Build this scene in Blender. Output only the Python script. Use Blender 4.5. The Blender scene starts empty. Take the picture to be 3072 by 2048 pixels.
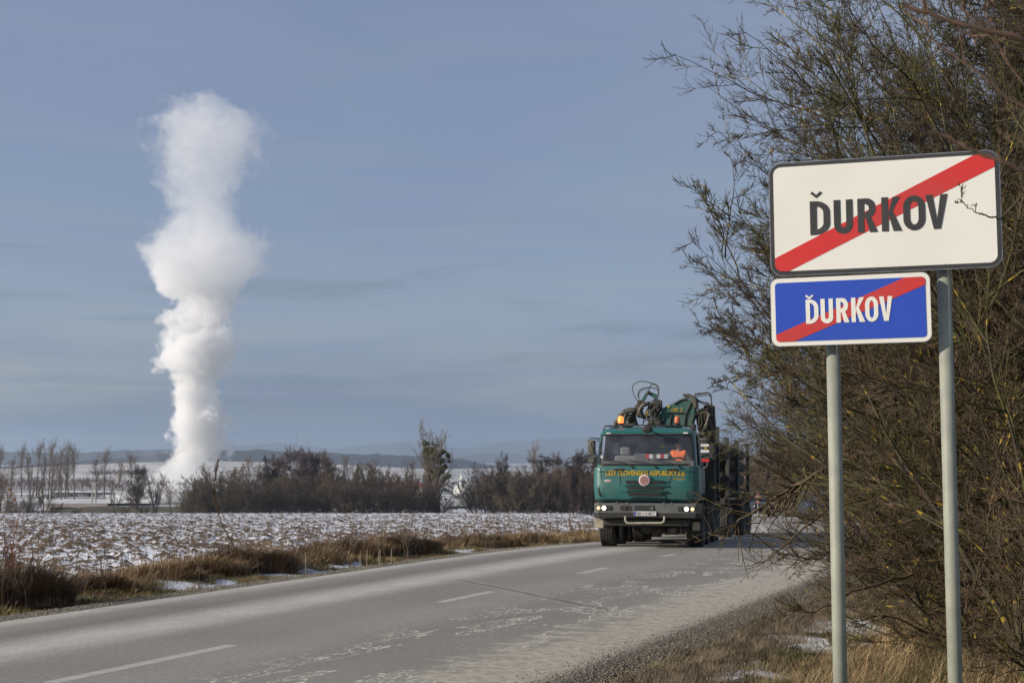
import bpy, math, random
import numpy as np
from mathutils import Vector, Matrix
R = math.radians
C = bpy.context.scene.collection
sc = bpy.context.scene
rng = np.random.default_rng(7)

# ------------------------------------------------------------------ camera
F = 4267.0; PITCH = math.atan(356/F); CH = 1.93
cam = bpy.data.cameras.new('camera'); camo = bpy.data.objects.new('camera', cam); C.objects.link(camo)
cam.lens = 36*F/3072; cam.sensor_width = 36; cam.clip_start = .1; cam.clip_end = 60000
camo.location = (0, 0, CH); camo.rotation_euler = (R(90)+PITCH, 0, 0)
cam.dof.use_dof = True; cam.dof.focus_distance = 10; cam.dof.aperture_fstop = 10
sc.camera = camo
# ------------------------------------------------------------------ light
SUN_EL = 23.0; SUNV = Vector((-.962, -.273, 0)).normalized()*math.cos(R(SUN_EL)); SUNV.z = math.sin(R(SUN_EL))
sun = bpy.data.lights.new('sun', 'SUN'); so = bpy.data.objects.new('sun', sun); C.objects.link(so)
sun.energy = 5.0; sun.angle = R(.6); sun.color = (1, .91, .78)
so.rotation_euler = SUNV.to_track_quat('Z', 'Y').to_euler(); so.location = (-20, -8, 12)
sc.view_settings.view_transform = 'Standard'; sc.view_settings.look = 'None'
sc.view_settings.exposure = 0.0; sc.view_settings.gamma = 1
sc.cycles.volume_bounces = 7; sc.cycles.max_bounces = 12; sc.cycles.diffuse_bounces = 3; sc.cycles.transparent_max_bounces = 12
sc.cycles.volume_step_rate = .12; sc.cycles.volume_max_steps = 400; sc.cycles.volume_preview_step_rate = .12
sc.cycles.use_denoising = True
sc.cycles.sample_clamp_indirect = 6

class NT:
    """small helper to write shader node graphs"""
    def __init__(s, t): s.t = t; s.n = t.nodes; s.l = t.links
    def set(s, sock, v):
        if v is None: return
        if isinstance(v, bpy.types.NodeSocket): s.l.new(v, sock)
        else: sock.default_value = v
    def node(s, typ, ins={}, **kw):
        n = s.n.new(typ)
        for k, v in kw.items(): setattr(n, k, v)
        for k, v in ins.items(): s.set(n.inputs[k], v)
        return n
    def m(s, op, a, b=None, c=None, clamp=False):
        n = s.n.new('ShaderNodeMath'); n.operation = op; n.use_clamp = clamp
        s.set(n.inputs[0], a); s.set(n.inputs[1], b); s.set(n.inputs[2], c)
        return n.outputs[0]
    def vm(s, op, a, b=None):
        n = s.n.new('ShaderNodeVectorMath'); n.operation = op
        s.set(n.inputs[0], a); s.set(n.inputs[1], b)
        return n.outputs[0]
    def mr(s, v, a, b, c=0., d=1., kind='SMOOTHSTEP'):
        n = s.n.new('ShaderNodeMapRange'); n.interpolation_type = kind; n.clamp = True
        for i, x in enumerate((v, a, b, c, d)): s.set(n.inputs[i], x)
        return n.outputs[0]
    def noise(s, vec, scale, detail=4., rough=.55, dist=0.):
        n = s.n.new('ShaderNodeTexNoise')
        s.set(n.inputs['Vector'], vec); s.set(n.inputs['Scale'], scale)
        n.inputs['Detail'].default_value = detail; n.inputs['Roughness'].default_value = rough
        n.inputs['Distortion'].default_value = dist
        return n.outputs[0]
    def mix(s, f, a, b):
        n = s.n.new('ShaderNodeMix'); n.data_type = 'RGBA'
        s.set(n.inputs[0], f)
        for k, v in ((6, a), (7, b)):
            if isinstance(v, (tuple, list)): v = (*v[:3], 1)
            s.set(n.inputs[k], v)
        return n.outputs[2]
    def xyz(s, vec):
        n = s.n.new('ShaderNodeSeparateXYZ'); s.set(n.inputs[0], vec); return n.outputs
    def cxyz(s, x, y, z):
        n = s.n.new('ShaderNodeCombineXYZ')
        for i, v in enumerate((x, y, z)): s.set(n.inputs[i], v)
        return n.outputs[0]
    def obj(s): return s.n.new('ShaderNodeTexCoord').outputs['Object']
    def pos(s): return s.n.new('ShaderNodeNewGeometry').outputs['Position']
    def uv(s): return s.n.new('ShaderNodeTexCoord').outputs['UV']
    def bump(s, h, strength=.5, dist=.02):
        n = s.n.new('ShaderNodeBump'); n.inputs['Strength'].default_value = strength
        n.inputs['Distance'].default_value = dist; s.l.new(h, n.inputs['Height']); return n.outputs[0]

def newmat(name):
    m = bpy.data.materials.new(name); m.use_nodes = True
    t = NT(m.node_tree); b = m.node_tree.nodes['Principled BSDF']
    return m, t, b
def pm(name, c1, c2=None, scale=4., rough=.6, metal=0., bump=0., bscale=None, detail=5., lo=.35, hi=.65, spec=.5, dirt=0, coat=0, vary=0):
    m, t, b = newmat(name)
    b.inputs['Roughness'].default_value = rough; b.inputs['Metallic'].default_value = metal
    b.inputs['Specular IOR Level'].default_value = spec
    b.inputs['Coat Weight'].default_value = coat
    o = t.obj(); nz = t.noise(o, scale, detail)
    c2 = c2 or tuple(x*.82 for x in c1)
    col = t.mix(t.mr(nz, lo, hi), c1, c2)
    if vary:
        rnd = t.n.new('ShaderNodeObjectInfo').outputs['Random']; hs = t.node('ShaderNodeHueSaturation', {'Color': col, 'Value': t.mr(rnd, 0., 1., 1-vary, 1+vary, 'LINEAR'), 'Hue': t.mr(t.m('FRACT', t.m('MULTIPLY', rnd, 7.31)), 0., 1., .475, .515, 'LINEAR')}); col = hs.outputs[0]
    if dirt:
        d = t.noise(o, scale*.35, 7., .7)
        col = t.mix(t.mr(d, .42, .75, 0., dirt), col, (.16, .145, .12))
        t.set(b.inputs['Roughness'], t.mr(d, .4, .7, rough, min(1, rough+.3)))
    t.set(b.inputs['Base Color'], col)
    if bump: t.set(b.inputs['Normal'], t.bump(t.noise(o, bscale or scale*6, 6.), bump, .01))
    return m

# world
w = bpy.data.worlds.new('World'); sc.world = w; w.use_nodes = True
t = NT(w.node_tree); bg = w.node_tree.nodes['Background']
sky = t.n.new('ShaderNodeTexSky'); sky.sky_type = 'NISHITA'; sky.sun_disc = False
sky.sun_elevation = R(SUN_EL); sky.sun_rotation = math.atan2(SUNV.x, SUNV.y)
sky.altitude = 200; sky.air_density = 1.0; sky.dust_density = 1.0; sky.ozone_density = 1.0
g = t.n.new('ShaderNodeTexCoord').outputs['Generated']; gx, gy, gz = t.xyz(g)
gz = t.m('MAXIMUM', gz, .0)
# thin high cloud: streaks stretched along the horizon, denser low down and to the right
zz = t.m('POWER', gz, .6)
cv = t.cxyz(t.m('MULTIPLY', gx, 1.6), t.m('MULTIPLY', gy, 1.), t.m('MULTIPLY', zz, 5.))
c1 = t.noise(cv, 1.7, 5., .5, .6)
cv2 = t.cxyz(t.m('MULTIPLY', gx, 3.), 0., t.m('MULTIPLY', gz, 42.))
c2 = t.noise(cv2, 1.25, 4., .5, .3)
low = t.mr(gz, .0, .17, 1., 0.)
cm = t.m('ADD', t.mr(c1, .35, .75, .5, .86), t.m('MULTIPLY', low, .22))
cm = t.m('ADD', cm, t.m('MULTIPLY', t.mr(gx, .0, .35), .16), clamp=True)
cloudcol = t.mix(t.m('MULTIPLY', t.mr(c2, .35, .68), t.mr(gz, .02, .22, 1., .15)), (2.2, 2.72, 4.25), (2.75, 3.05, 4.15))
cloudcol = t.mix(t.mr(gz, .0, .11, 1., 0.), cloudcol, (1.50, 1.92, 2.65))
w1 = t.noise(t.cxyz(t.m('MULTIPLY', gx, 1.4), 0., t.m('MULTIPLY', gz, 9.)), 2.3, 4., .5, 1.)
cloudcol = t.mix(t.mr(w1, .5, .75, 0., .45), cloudcol, (3.1, 3.4, 4.25))
cloudcol = t.mix(t.m('MULTIPLY', t.m('MULTIPLY', t.mr(gx, -.05, .3), t.mr(gz, .08, .2)), .55), cloudcol, (3.0, 3.4, 4.15))
# thin bands and small darker clouds low over the hills
b1 = t.noise(t.cxyz(t.m('MULTIPLY', gx, 2.2), 0., t.m('MULTIPLY', gz, 34.)), 2.1, 5., .55, .8)
lowm = t.m('MULTIPLY', t.mr(gz, .015, .05), t.mr(gz, .09, .2, 1., 0.))
cloudcol = t.mix(t.m('MULTIPLY', t.mr(b1, .54, .68), t.m('MULTIPLY', lowm, .8)), cloudcol, (2.9, 3.15, 3.55))
cloudcol = t.mix(t.m('MULTIPLY', t.mr(b1, .30, .46, 1., 0.), t.m('MULTIPLY', lowm, .95)), cloudcol, (1.55, 1.98, 2.8))
fin = t.mix(cm, sky.outputs[0], cloudcol)
t.set(bg.inputs[0], fin); bg.inputs[1].default_value = .105

# ------------------------------------------------------------------ helpers
TH = R(23.35); CT, ST = math.cos(TH), math.sin(TH)
def ray(u, v):
    d = Vector((u-1536, F, -(v-1024)))
    c, s = math.cos(PITCH), math.sin(PITCH)
    return Vector((d.x, d.y*c-d.z*s, d.y*s+d.z*c))
def at(u, v, Y):
    d = ray(u, v); return Vector((0, 0, CH))+d*(Y/d.y)
def sp(x, k): return k*np.logaddexp(0, np.asarray(x, float)/k)
def base(y):
    z = -.027*sp(np.asarray(y)-31, 1.2)-.12*sp(np.asarray(y)-122, 3.)
    return -13+sp(z+13, .8)
# road centreline: straight, then an arc to the left
QC = -8.65; SC = 33.0; RR = 92.0
P0 = np.array([QC*CT+SC*ST, SC*CT-QC*ST]); CC = P0+RR*np.array([-CT, ST])
AE = R(-2.); SE = SC+RR*(AE+TH); PE = CC+RR*np.array([math.cos(AE), math.sin(AE)]); TE = np.array([-math.sin(AE), math.cos(AE)])
def qs(x, y):
    """offset right of the road centreline, distance along it"""
    x = np.asarray(x, float); y = np.asarray(y, float)
    p = x*CT-y*ST; s = x*ST+y*CT
    dx, dy = x-CC[0], y-CC[1]; r = np.hypot(dx, dy); a = np.arctan2(dy, dx)+TH
    arc = s > SC
    q = np.where(arc, r-RR, p-QC); so = np.where(arc, SC+a*RR, s)
    ex, ey = x-PE[0], y-PE[1]; se = ex*TE[0]+ey*TE[1]; qe = ex*TE[1]-ey*TE[0]; end = arc & (se > 0)
    return np.where(end, qe, q), np.where(end, SE+se, so)
def road_xy(q, s):
    q = np.asarray(q, float); s = np.asarray(s, float)
    xs = (q+QC)*CT+s*ST; ys = s*CT-(q+QC)*ST
    a = (s-SC)/RR-TH
    xa = CC[0]+(RR+q)*np.cos(a); ya = CC[1]+(RR+q)*np.sin(a)
    xe = PE[0]+(s-SE)*TE[0]+q*TE[1]; ye = PE[1]+(s-SE)*TE[1]-q*TE[0]
    xa = np.where(s > SE, xe, xa); ya = np.where(s > SE, ye, ya)
    return np.where(s > SC, xa, xs), np.where(s > SC, ya, ys)
def hsh(ix, iy, seed):
    h = (ix.astype(np.int64)*374761393+iy.astype(np.int64)*668265263+seed*982451653) & 0xffffffff
    h = ((h ^ (h >> 13))*1274126177) & 0xffffffff
    return ((h ^ (h >> 16)) & 0xffff)/65535.
def vn(x, y, seed=0):
    ix, iy = np.floor(x), np.floor(y); fx, fy = x-ix, y-iy
    fx = fx*fx*(3-2*fx); fy = fy*fy*(3-2*fy)
    a, b = hsh(ix, iy, seed), hsh(ix+1, iy, seed); c, d = hsh(ix, iy+1, seed), hsh(ix+1, iy+1, seed)
    return (a*(1-fx)+b*fx)*(1-fy)+(c*(1-fx)+d*fx)*fy
def fbm(x, y, o=4, seed=0):
    t_, a, s = 0, 1, 0
    for i in range(o):
        t_ = t_+a*vn(x*2**i+i*17.3, y*2**i-i*9.1, seed+i); s += a; a *= .5
    return t_/s

def tag(o, label=None, cat=None, group=None, kind=None):
    if label: o['label'] = label
    if cat: o['category'] = cat
    if group: o['group'] = group
    if kind: o['kind'] = kind
    return o
def empty(name, loc=(0, 0, 0), rz=0, label=None, cat=None, group=None):
    o = bpy.data.objects.new(name, None); C.objects.link(o); o.location = loc; o.rotation_euler = (0, 0, rz)
    o.empty_display_size = .3
    return tag(o, label, cat, group)
def link(name, me, mat, parent=None, smooth=False):
    if mat is not None: me.materials.append(mat)
    o = bpy.data.objects.new(name, me); C.objects.link(o)
    if parent: o.parent = parent
    if smooth: me.polygons.foreach_set('use_smooth', [True]*len(me.polygons))
    return o
def npmesh(name, V, Fq):
    """mesh from numpy: V (n,3), Fq (m,3 or 4)"""
    me = bpy.data.meshes.new(name); V = np.asarray(V, np.float32); Fq = np.asarray(Fq, np.int32)
    k = Fq.shape[1]
    me.vertices.add(len(V)); me.vertices.foreach_set('co', V.ravel())
    me.loops.add(Fq.size); me.loops.foreach_set('vertex_index', Fq.ravel())
    me.polygons.add(len(Fq)); me.polygons.foreach_set('loop_start', np.arange(0, Fq.size, k, dtype=np.int32))
    me.update(calc_edges=True); return me
def grid(X, Y, Z, keep=None):
    n, m = X.shape; V = np.stack([X, Y, Z], -1).reshape(-1, 3)
    i = np.arange(n*m).reshape(n, m)
    Q = np.stack([i[:-1, :-1], i[:-1, 1:], i[1:, 1:], i[1:, :-1]], -1)
    if keep is not None: Q = Q[keep[:-1, :-1] & keep[:-1, 1:] & keep[1:, 1:] & keep[1:, :-1]]
    return V, Q.reshape(-1, 4)
def norm(a): return a/np.maximum(np.linalg.norm(a, axis=-1, keepdims=True), 1e-9)

class MB:
    def __init__(s): s.v = []; s.f = []
    def add(s, vs, fs, M=None):
        k = len(s.v)
        s.v += [tuple((M @ Vector(v)) if M is not None else v) for v in vs]
        s.f += [tuple(i+k for i in f) for f in fs]; return s
    def box(s, x0, x1, y0, y1, z0, z1, M=None):
        vs = [(x, y, z) for z in (z0, z1) for y in (y0, y1) for x in (x0, x1)]
        return s.add(vs, [(0, 2, 3, 1), (4, 5, 7, 6), (0, 1, 5, 4), (2, 6, 7, 3), (0, 4, 6, 2), (1, 3, 7, 5)], M)
    def tube(s, pts, r, n=8, cap=True):
        pts = [Vector(p) for p in pts]; rs = r if isinstance(r, (list, tuple)) else [r]*len(pts)
        rings = []; ref = None
        for i, p in enumerate(pts):
            d = (pts[min(i+1, len(pts)-1)]-pts[max(i-1, 0)]).normalized()
            if ref is None: ref = Vector((0, 0, 1)) if abs(d.z) < .9 else Vector((1, 0, 0))
            u = d.cross(ref).normalized(); ref = u.cross(d); v = ref.normalized()
            rings.append([p+(u*math.cos(a)+v*math.sin(a))*rs[i] for a in [2*math.pi*j/n for j in range(n)]])
        vs = [tuple(q) for ring in rings for q in ring]
        fs = [(i*n+j, i*n+(j+1) % n, (i+1)*n+(j+1) % n, (i+1)*n+j) for i in range(len(pts)-1) for j in range(n)]
        if cap: fs += [tuple(range(n-1, -1, -1)), tuple(range((len(pts)-1)*n, len(pts)*n))]
        return s.add(vs, fs)
    def lathe(s, prof, axis='x', o=(0, 0, 0), n=24, close=False):
        """prof: (a along axis, r)"""
        vs = []; m = len(prof)
        for j in range(n):
            c, q = math.cos(2*math.pi*j/n), math.sin(2*math.pi*j/n)
            for a, r in prof:
                p = {'x': (a, r*c, r*q), 'y': (r*c, a, r*q), 'z': (r*c, r*q, a)}[axis]
                vs.append((p[0]+o[0], p[1]+o[1], p[2]+o[2]))
        fs = [(j*m+i, j*m+i+1, ((j+1) % n)*m+i+1, ((j+1) % n)*m+i) for j in range(n) for i in range(m-1)]
        if close: fs += [tuple(j*m for j in range(n-1, -1, -1)), tuple(j*m+m-1 for j in range(n))]
        return s.add(vs, fs)
    def prism(s, poly, a0, a1, axis='y', M=None):
        n = len(poly)
        def P(p, a): return {'y': (p[0], a, p[1]), 'z': (p[0], p[1], a), 'x': (a, p[0], p[1])}[axis]
        vs = [P(p, a0) for p in poly]+[P(p, a1) for p in poly]
        fs = [tuple(range(n)), tuple(range(2*n-1, n-1, -1))]+[(i, i+n, (i+1) % n+n, (i+1) % n) for i in range(n)]
        return s.add(vs, fs, M)
    def sphere(s, c, r, n=10, sq=(1, 1, 1)):
        prof = [(-math.cos(math.pi*i/n), math.sin(math.pi*i/n)) for i in range(n+1)]
        vs = []; k = 12
        for j in range(k):
            for a, q in prof:
                vs.append((c[0]+r*sq[0]*q*math.cos(6.2832*j/k), c[1]+r*sq[1]*q*math.sin(6.2832*j/k), c[2]+r*sq[2]*a))
        m = n+1
        return s.add(vs, [(j*m+i, ((j+1) % k)*m+i, ((j+1) % k)*m+i+1, j*m+i+1) for j in range(k) for i in range(n)])
    def build(s, name, mat, parent=None, smooth=False, bevel=0, M=None):
        me = bpy.data.meshes.new(name); me.from_pydata(s.v, [], s.f); me.validate(); me.update()
        import bmesh
        bm = bmesh.new(); bm.from_mesh(me); bmesh.ops.recalc_face_normals(bm, faces=bm.faces); bm.to_mesh(me); bm.free()
        o = link(name, me, mat, parent, smooth)
        if M is not None: me.transform(M)
        if bevel:
            b = o.modifiers.new('bevel', 'BEVEL'); b.width = bevel; b.segments = 2; b.limit_method = 'ANGLE'
        return o
def text(name, s, mat, parent, size, loc, M=None, bold=.0, sx=1., ext=.002, align='CENTER'):
    cu = bpy.data.curves.new(name, 'FONT'); cu.body = s; cu.size = size; cu.offset = bold; cu.extrude = ext
    cu.align_x = align; cu.resolution_u = 3
    o = bpy.data.objects.new('tmp', cu); C.objects.link(o)
    dg = bpy.context.evaluated_depsgraph_get(); me = bpy.data.meshes.new_from_object(o.evaluated_get(dg))
    bpy.data.objects.remove(o); bpy.data.curves.remove(cu)
    me.name = name
    me.transform(Matrix.Translation(loc) @ Matrix.Rotation(R(90), 4, 'X') @ Matrix.Diagonal((sx, 1, 1, 1)))
    if M is not None: me.transform(M)
    return link(name, me, mat, parent)
def glyph(splines, ext=.0015):
    """flat 2-D outlines (with holes) -> mesh in XY with thickness"""
    cu = bpy.data.curves.new('g', 'CURVE'); cu.dimensions = '2D'; cu.fill_mode = 'BOTH'; cu.extrude = ext
    for pts in splines:
        sl = cu.splines.new('POLY'); sl.points.add(len(pts)-1)
        for q, p in zip(sl.points, pts): q.co = (p[0], p[1], 0, 1)
        sl.use_cyclic_u = True
    o = bpy.data.objects.new('g', cu); C.objects.link(o)
    dg = bpy.context.evaluated_depsgraph_get(); me = bpy.data.meshes.new_from_object(o.evaluated_get(dg))
    bpy.data.objects.remove(o); bpy.data.curves.remove(cu); return me
def merge(meshes):
    V, Fa = [], []
    for me, M in meshes:
        k = len(V); V += [tuple(M @ v.co) for v in me.vertices]; Fa += [tuple(i+k for i in p.vertices) for p in me.polygons]
    r = bpy.data.meshes.new('m'); r.from_pydata(V, [], Fa); return r
# ------------------------------------------------------------------ branching plants
def tube_np(groups, sides=3):
    V, Q, k = [], [], 0
    for P, Rr in groups:
        M_, N, _ = P.shape
        T = norm(np.gradient(P, axis=1)); ref = np.array([.31, .52, .79])
        U = norm(np.cross(T, ref)); W = np.cross(T, U)
        a = np.arange(sides)*2*np.pi/sides
        ring = P[:, :, None, :]+Rr[:, :, None, None]*(np.cos(a)[None, None, :, None]*U[:, :, None, :]+np.sin(a)[None, None, :, None]*W[:, :, None, :])
        V.append(ring.reshape(-1, 3))
        i = (np.arange(M_*N*sides)+k).reshape(M_, N, sides); j = np.roll(i, -1, axis=2)
        Q.append(np.stack([i[:, :-1], j[:, :-1], j[:, 1:], i[:, 1:]], -1).reshape(-1, 4)); k += M_*N*sides
    return np.concatenate(V), np.concatenate(Q)
def grow(rg, S, D, L, Rd, N, wob, trop=(0, 0, 1), tk=.1, tip=.35):
    n = len(S); P = np.zeros((n, N, 3)); DD = np.zeros((n, N, 3)); P[:, 0] = S; d = norm(D); DD[:, 0] = d
    tr = np.asarray(trop, float)
    for i in range(1, N):
        d = norm(d+wob*rg.normal(size=(n, 3))+tk*tr); P[:, i] = P[:, i-1]+d*(L/(N-1))[:, None]; DD[:, i] = d
    tt = np.linspace(1, tip, N)[None, :]
    return P, Rd[:, None]*tt, DD
def spawn(rg, P, Rr, DD, n, t0, t1, ang, angs, lr, L, rr, rmin, pw=1.):
    m, N, _ = P.shape; tt = t0+(t1-t0)*rg.random((m, n)); f = tt*(N-1); i = np.minimum(f.astype(int), N-2); fr = f-i
    ar = np.arange(m)[:, None]
    S = P[ar, i]*(1-fr[..., None])+P[ar, i+1]*fr[..., None]; D = DD[ar, i+1]; r0 = Rr[ar, i]
    pr = norm(np.cross(D, rg.normal(size=D.shape))); a = (ang+angs*rg.normal(size=(m, n)))[..., None]
    nd = np.cos(a)*D+np.sin(a)*pr
    ln = L[:, None]*lr*(1-.55*tt**pw)*rg.uniform(.6, 1.25, (m, n))
    rd = np.maximum(r0*rr, rmin)
    return S.reshape(-1, 3), nd.reshape(-1, 3), ln.ravel(), rd.ravel()
def plant(seed, stems, levels, base_r=.05, spread=.3, lean=(0, 0, 0), height=4., trop=(0, 0, 1), N0=12, wob0=.08, root_r=.15, tk0=.06, xlim=None, hard=False):
    """returns list of (P,R) per level"""
    rg = np.random.default_rng(seed)
    a = rg.uniform(0, 2*np.pi, stems); rr = root_r*np.sqrt(rg.random(stems))
    S = np.stack([rr*np.cos(a), rr*np.sin(a), np.full(stems, -.08)], -1)
    D = np.stack([spread*np.cos(a), spread*np.sin(a), np.ones(stems)], -1)*rg.uniform(.7, 1.2, (stems, 3))+np.array(lean)
    L = height*rg.uniform(.75, 1.1, stems); Rd = base_r*rg.uniform(.6, 1.1, stems)
    P, Rr, DD = grow(rg, S, D, L, Rd, N0, wob0, trop, tk0, .07)
    if xlim: k_ = P[:, -1, 0] > -xlim; P, Rr, DD, L = P[k_], Rr[k_], DD[k_], L[k_]
    out = [(P, Rr)]
    for lv in levels:
        S, D, ln, rd = spawn(rg, P, Rr, DD, lv['n'], lv.get('t0', .15), lv.get('t1', 1.), lv.get('a', .8), lv.get('as', .2), lv['l'], L, lv.get('r', .5), lv.get('rmin', .003), lv.get('pw', 1.))
        if xlim: k_ = S[:, 0] > -xlim; S, D, ln, rd = S[k_], D[k_], ln[k_], rd[k_]
        L = ln; P, Rr, DD = grow(rg, S, D, ln, rd, lv.get('N', 4), lv.get('w', .15), lv.get('trop', trop), lv.get('tk', .1), lv.get('tip', .28))
        if xlim:
            zk = np.clip((P[:, -1, 2]-1.5)/1.3, 0, 1) if hard else 1.; k_ = (P[:, -1, 0] > -xlim*(1+.10*np.sin(P[:, 0, 2]*2.3+seed))*(.8+.2*zk)) & (P[:, -1, 0] < xlim*1.3); P, Rr, DD, L = P[k_], Rr[k_], DD[k_], L[k_]
        out.append((P, Rr))
    return out
def copy_tree(o, loc, rz=0., s=1., label=None, group=None, sz=None):
    c = o.copy(); C.objects.link(c); c.location = loc; c.rotation_euler = (0, 0, rz); c.scale = (s, s, sz or s)
    if label: c['label'] = label
    if group: c['group'] = group
    for ch in o.children:
        d = ch.copy(); C.objects.link(d); d.parent = c
    return c
def make_plant(name, cat, lv, split, mats, label=None, group=None, sides=(5, 3)):
    root = empty(name, (0, 0, 0), 0, label, cat, group)
    V, Q = tube_np(lv[:split], sides[0]); link('trunk', npmesh('trunk', V, Q), mats[0], root, True)
    V, Q = tube_np(lv[split:], sides[1]); link('crown', npmesh('crown', V, Q), mats[1], root)
    return root

# ------------------------------------------------------------------ ground materials
def m_ground():
    m, t, b = newmat('valley_ground'); p = t.pos(); b.inputs['Roughness'].default_value = .95
    n1 = t.noise(p, .012, 6., .6); n2 = t.noise(t.vm('MULTIPLY', p, (.4, 1.6, 1.)), .05, 6., .6)
    col = t.mix(t.mr(n1, .4, .6), (.10, .085, .05), (.085, .095, .045))
    snow = t.mr(t.m('ADD', n2, t.m('MULTIPLY', t.noise(p, 1.3, 3.), .25)), .56, .68)
    col = t.mix(snow, col, (.62, .63, .66)); t.set(b.inputs['Base Color'], col); return m
def m_grass_ground(name, c1, c2, c3, snow_lo, snow_hi, sscale=.9):
    m, t, b = newmat(name); p = t.pos(); b.inputs['Roughness'].default_value = .95
    n1 = t.noise(p, 1.1, 5., .6); n2 = t.noise(p, 9., 6., .7)
    col = t.mix(t.mr(n1, .4, .6), c1, c2); col = t.mix(t.mr(n2, .42, .68), col, c3)
    at_ = t.node('ShaderNodeAttribute', attribute_name='snow').outputs['Fac']
    sn = t.mr(t.m('ADD', at_, t.m('MULTIPLY', t.noise(p, 14., 5., .7), .5)), snow_lo, snow_hi)
    col = t.mix(sn, col, (.78, .80, .84)); t.set(b.inputs['Base Color'], col)
    t.set(b.inputs['Normal'], t.bump(t.m('ADD', n2, t.noise(p, 40., 4.)), .8, .05)); return m
def m_field():
    m, t, b = newmat('ploughed_soil_with_snow'); p = t.pos(); b.inputs['Roughness'].default_value = .9
    at_ = t.node('ShaderNodeAttribute', attribute_name='snow').outputs['Fac']
    fine = t.noise(p, 7., 6., .65); fine2 = t.noise(p, 22., 4., .6)
    v = t.m('ADD', at_, t.m('ADD', t.m('MULTIPLY', t.m('SUBTRACT', fine, .5), 1.3), t.m('MULTIPLY', t.m('SUBTRACT', fine2, .5), .9)))
    sn = t.mr(v, .42, .54)
    soil = t.mix(t.mr(fine, .35, .65), (.135, .088, .05), (.078, .052, .032))
    soil = t.mix(t.mr(t.noise(p, 2.6, 3.), .55, .7, 0., .6), soil, (.2, .15, .085))
    t.set(b.inputs['Base Color'], t.mix(sn, soil, (.8, .82, .86)))
    t.set(b.inputs['Normal'], t.bump(t.m('ADD', fine, fine2), .7, .05)); return m
def m_snowhill(name, c1, c2, sc_, lo, hi):
    m, t, b = newmat(name); p = t.pos(); b.inputs['Roughness'].default_value = .95
    n = t.noise(t.vm('MULTIPLY', p, (1., 3.4, 1.)), sc_, 6., .6)
    col = t.mix(t.mr(n, lo, hi), c1, c2)
    x, y, z = t.xyz(p)
    fl = t.m('FRACT', t.m('ADD', t.m('MULTIPLY', y, .0065), t.m('MULTIPLY', x, .0009)))
    col = t.mix(t.m('MULTIPLY', t.mr(t.m('ABSOLUTE', t.m('SUBTRACT', fl, .5)), .0, .05, 1., 0.), .5), col, c2)
    t.set(b.inputs['Base Color'], col); return m
MG = m_ground()

# ------------------------------------------------------------------ the setting
def sset(x): return np.sign(x)*np.abs(x)**1.0
ys = np.unique(np.concatenate([np.arange(-30, 140, 4), np.arange(140, 900, 20), np.geomspace(900, 15300, 60)]))
xs = np.unique(np.concatenate([-np.geomspace(60, 8800, 50)[::-1], np.arange(-60, 61, 4), np.geomspace(60, 8800, 50)]))
X, Y = np.meshgrid(xs, ys); Z = base(Y)-.22
Z = Z+np.where(Y > 420, 1.2*(fbm(X*.01, Y*.01, 3, 5)-.5), 0)
V, Q = grid(X, Y, Z); tag(link('ground', npmesh('ground', V, Q), MG, None, True), kind='structure')

# ploughed field
ya = [12.]
while ya[-1] < 137: ya.append(ya[-1]+.05+.0022*ya[-1])
xa = np.arange(-64, 40, .115); X, Y = np.meshgrid(xa, np.array(ya))
X = X+rng.uniform(-.03, .03, X.shape); q, s = qs(X, Y)
edge = -6.5-1.5*np.clip((Y-52)/25, 0, 1)
cl = fbm(X*6.4+2*fbm(X*2.9, Y*2.9, 2, 3), Y*5.0, 3, 11)
big = fbm(X*.9, Y*1.1, 3, 21)
rid = .5+.5*np.sin((X*.35+Y*.93)*2*np.pi/.85+5*fbm(X*.3, Y*.3, 2, 8))
clod = np.maximum(cl-.42, 0)*1.0
rise = np.clip((edge-q)/1.2, 0, 1)
Z = base(Y)-.16+rise*(.10*clod/.3+.05*rid+.06*(big-.5)+.04)
snow = .565+.55*(.5-cl)*2.2+.10*(1-rid)-.02+.14*(fbm(X*.25, Y*.35, 3, 31)-.5)
snow += .10*np.clip((Y-45)/60, 0, 1)
V, Q = grid(X, Y, Z, q < edge)
me = npmesh('field', V, Q); a = me.attributes.new('snow', 'FLOAT', 'POINT'); a.data.foreach_set('value', snow.ravel().astype(np.float32))
tag(link('ploughed_field', me, m_field(), None, False), kind='structure')

# verges on both sides of the road
def verge(name, q0, q1, s0, s1, dq, ds, mat, hf, sf):
    qq, ss = np.meshgrid(np.arange(q0, q1+dq, dq), np.arange(s0, s1+ds, ds))
    X, Y = road_xy(qq, ss); Z = base(Y)+hf(X, Y, qq, ss)
    V, Q = grid(X, Y, Z); me = npmesh(name, V, Q)
    a = me.attributes.new('snow', 'FLOAT', 'POINT'); a.data.foreach_set('value', sf(X, Y, qq, ss).ravel().astype(np.float32))
    return tag(link(name, me, mat, None, True), kind='structure')
def lh(X, Y, q, s):
    k = np.clip((-3.7-q)/.8, 0, 1)
    mound = .13*np.exp(-((q+5.9)/.75)**2)*(.3+1.1*fbm(X*.5, Y*.5, 3, 41))
    return -.03+k*(.14*(fbm(X*1.3, Y*1.3, 3, 42)-.5)-.10)+mound-.12*np.clip((-6.8-q)/1.5, 0, 1)
LS = [(215, 1752, .34, .55), (225, 1778, .28, .3), (560, 1738, .5, .3), (540, 1728, .4, .25), (690, 1727, .35, .22), (830, 1706, .35, .3), (880, 1704, .5, .3), (960, 1695, .5, .28), (1055, 1676, .45, .3), (1250, 1643, .3, .3), (1330, 1640, .75, .45), (1390, 1634, .5, .35), (1475, 1624, .55, .35), (1500, 1620, .4, .35), (1580, 1627, .3, .2), (1020, 1683, .3, .2), (640, 1735, .3, .2)]
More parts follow.
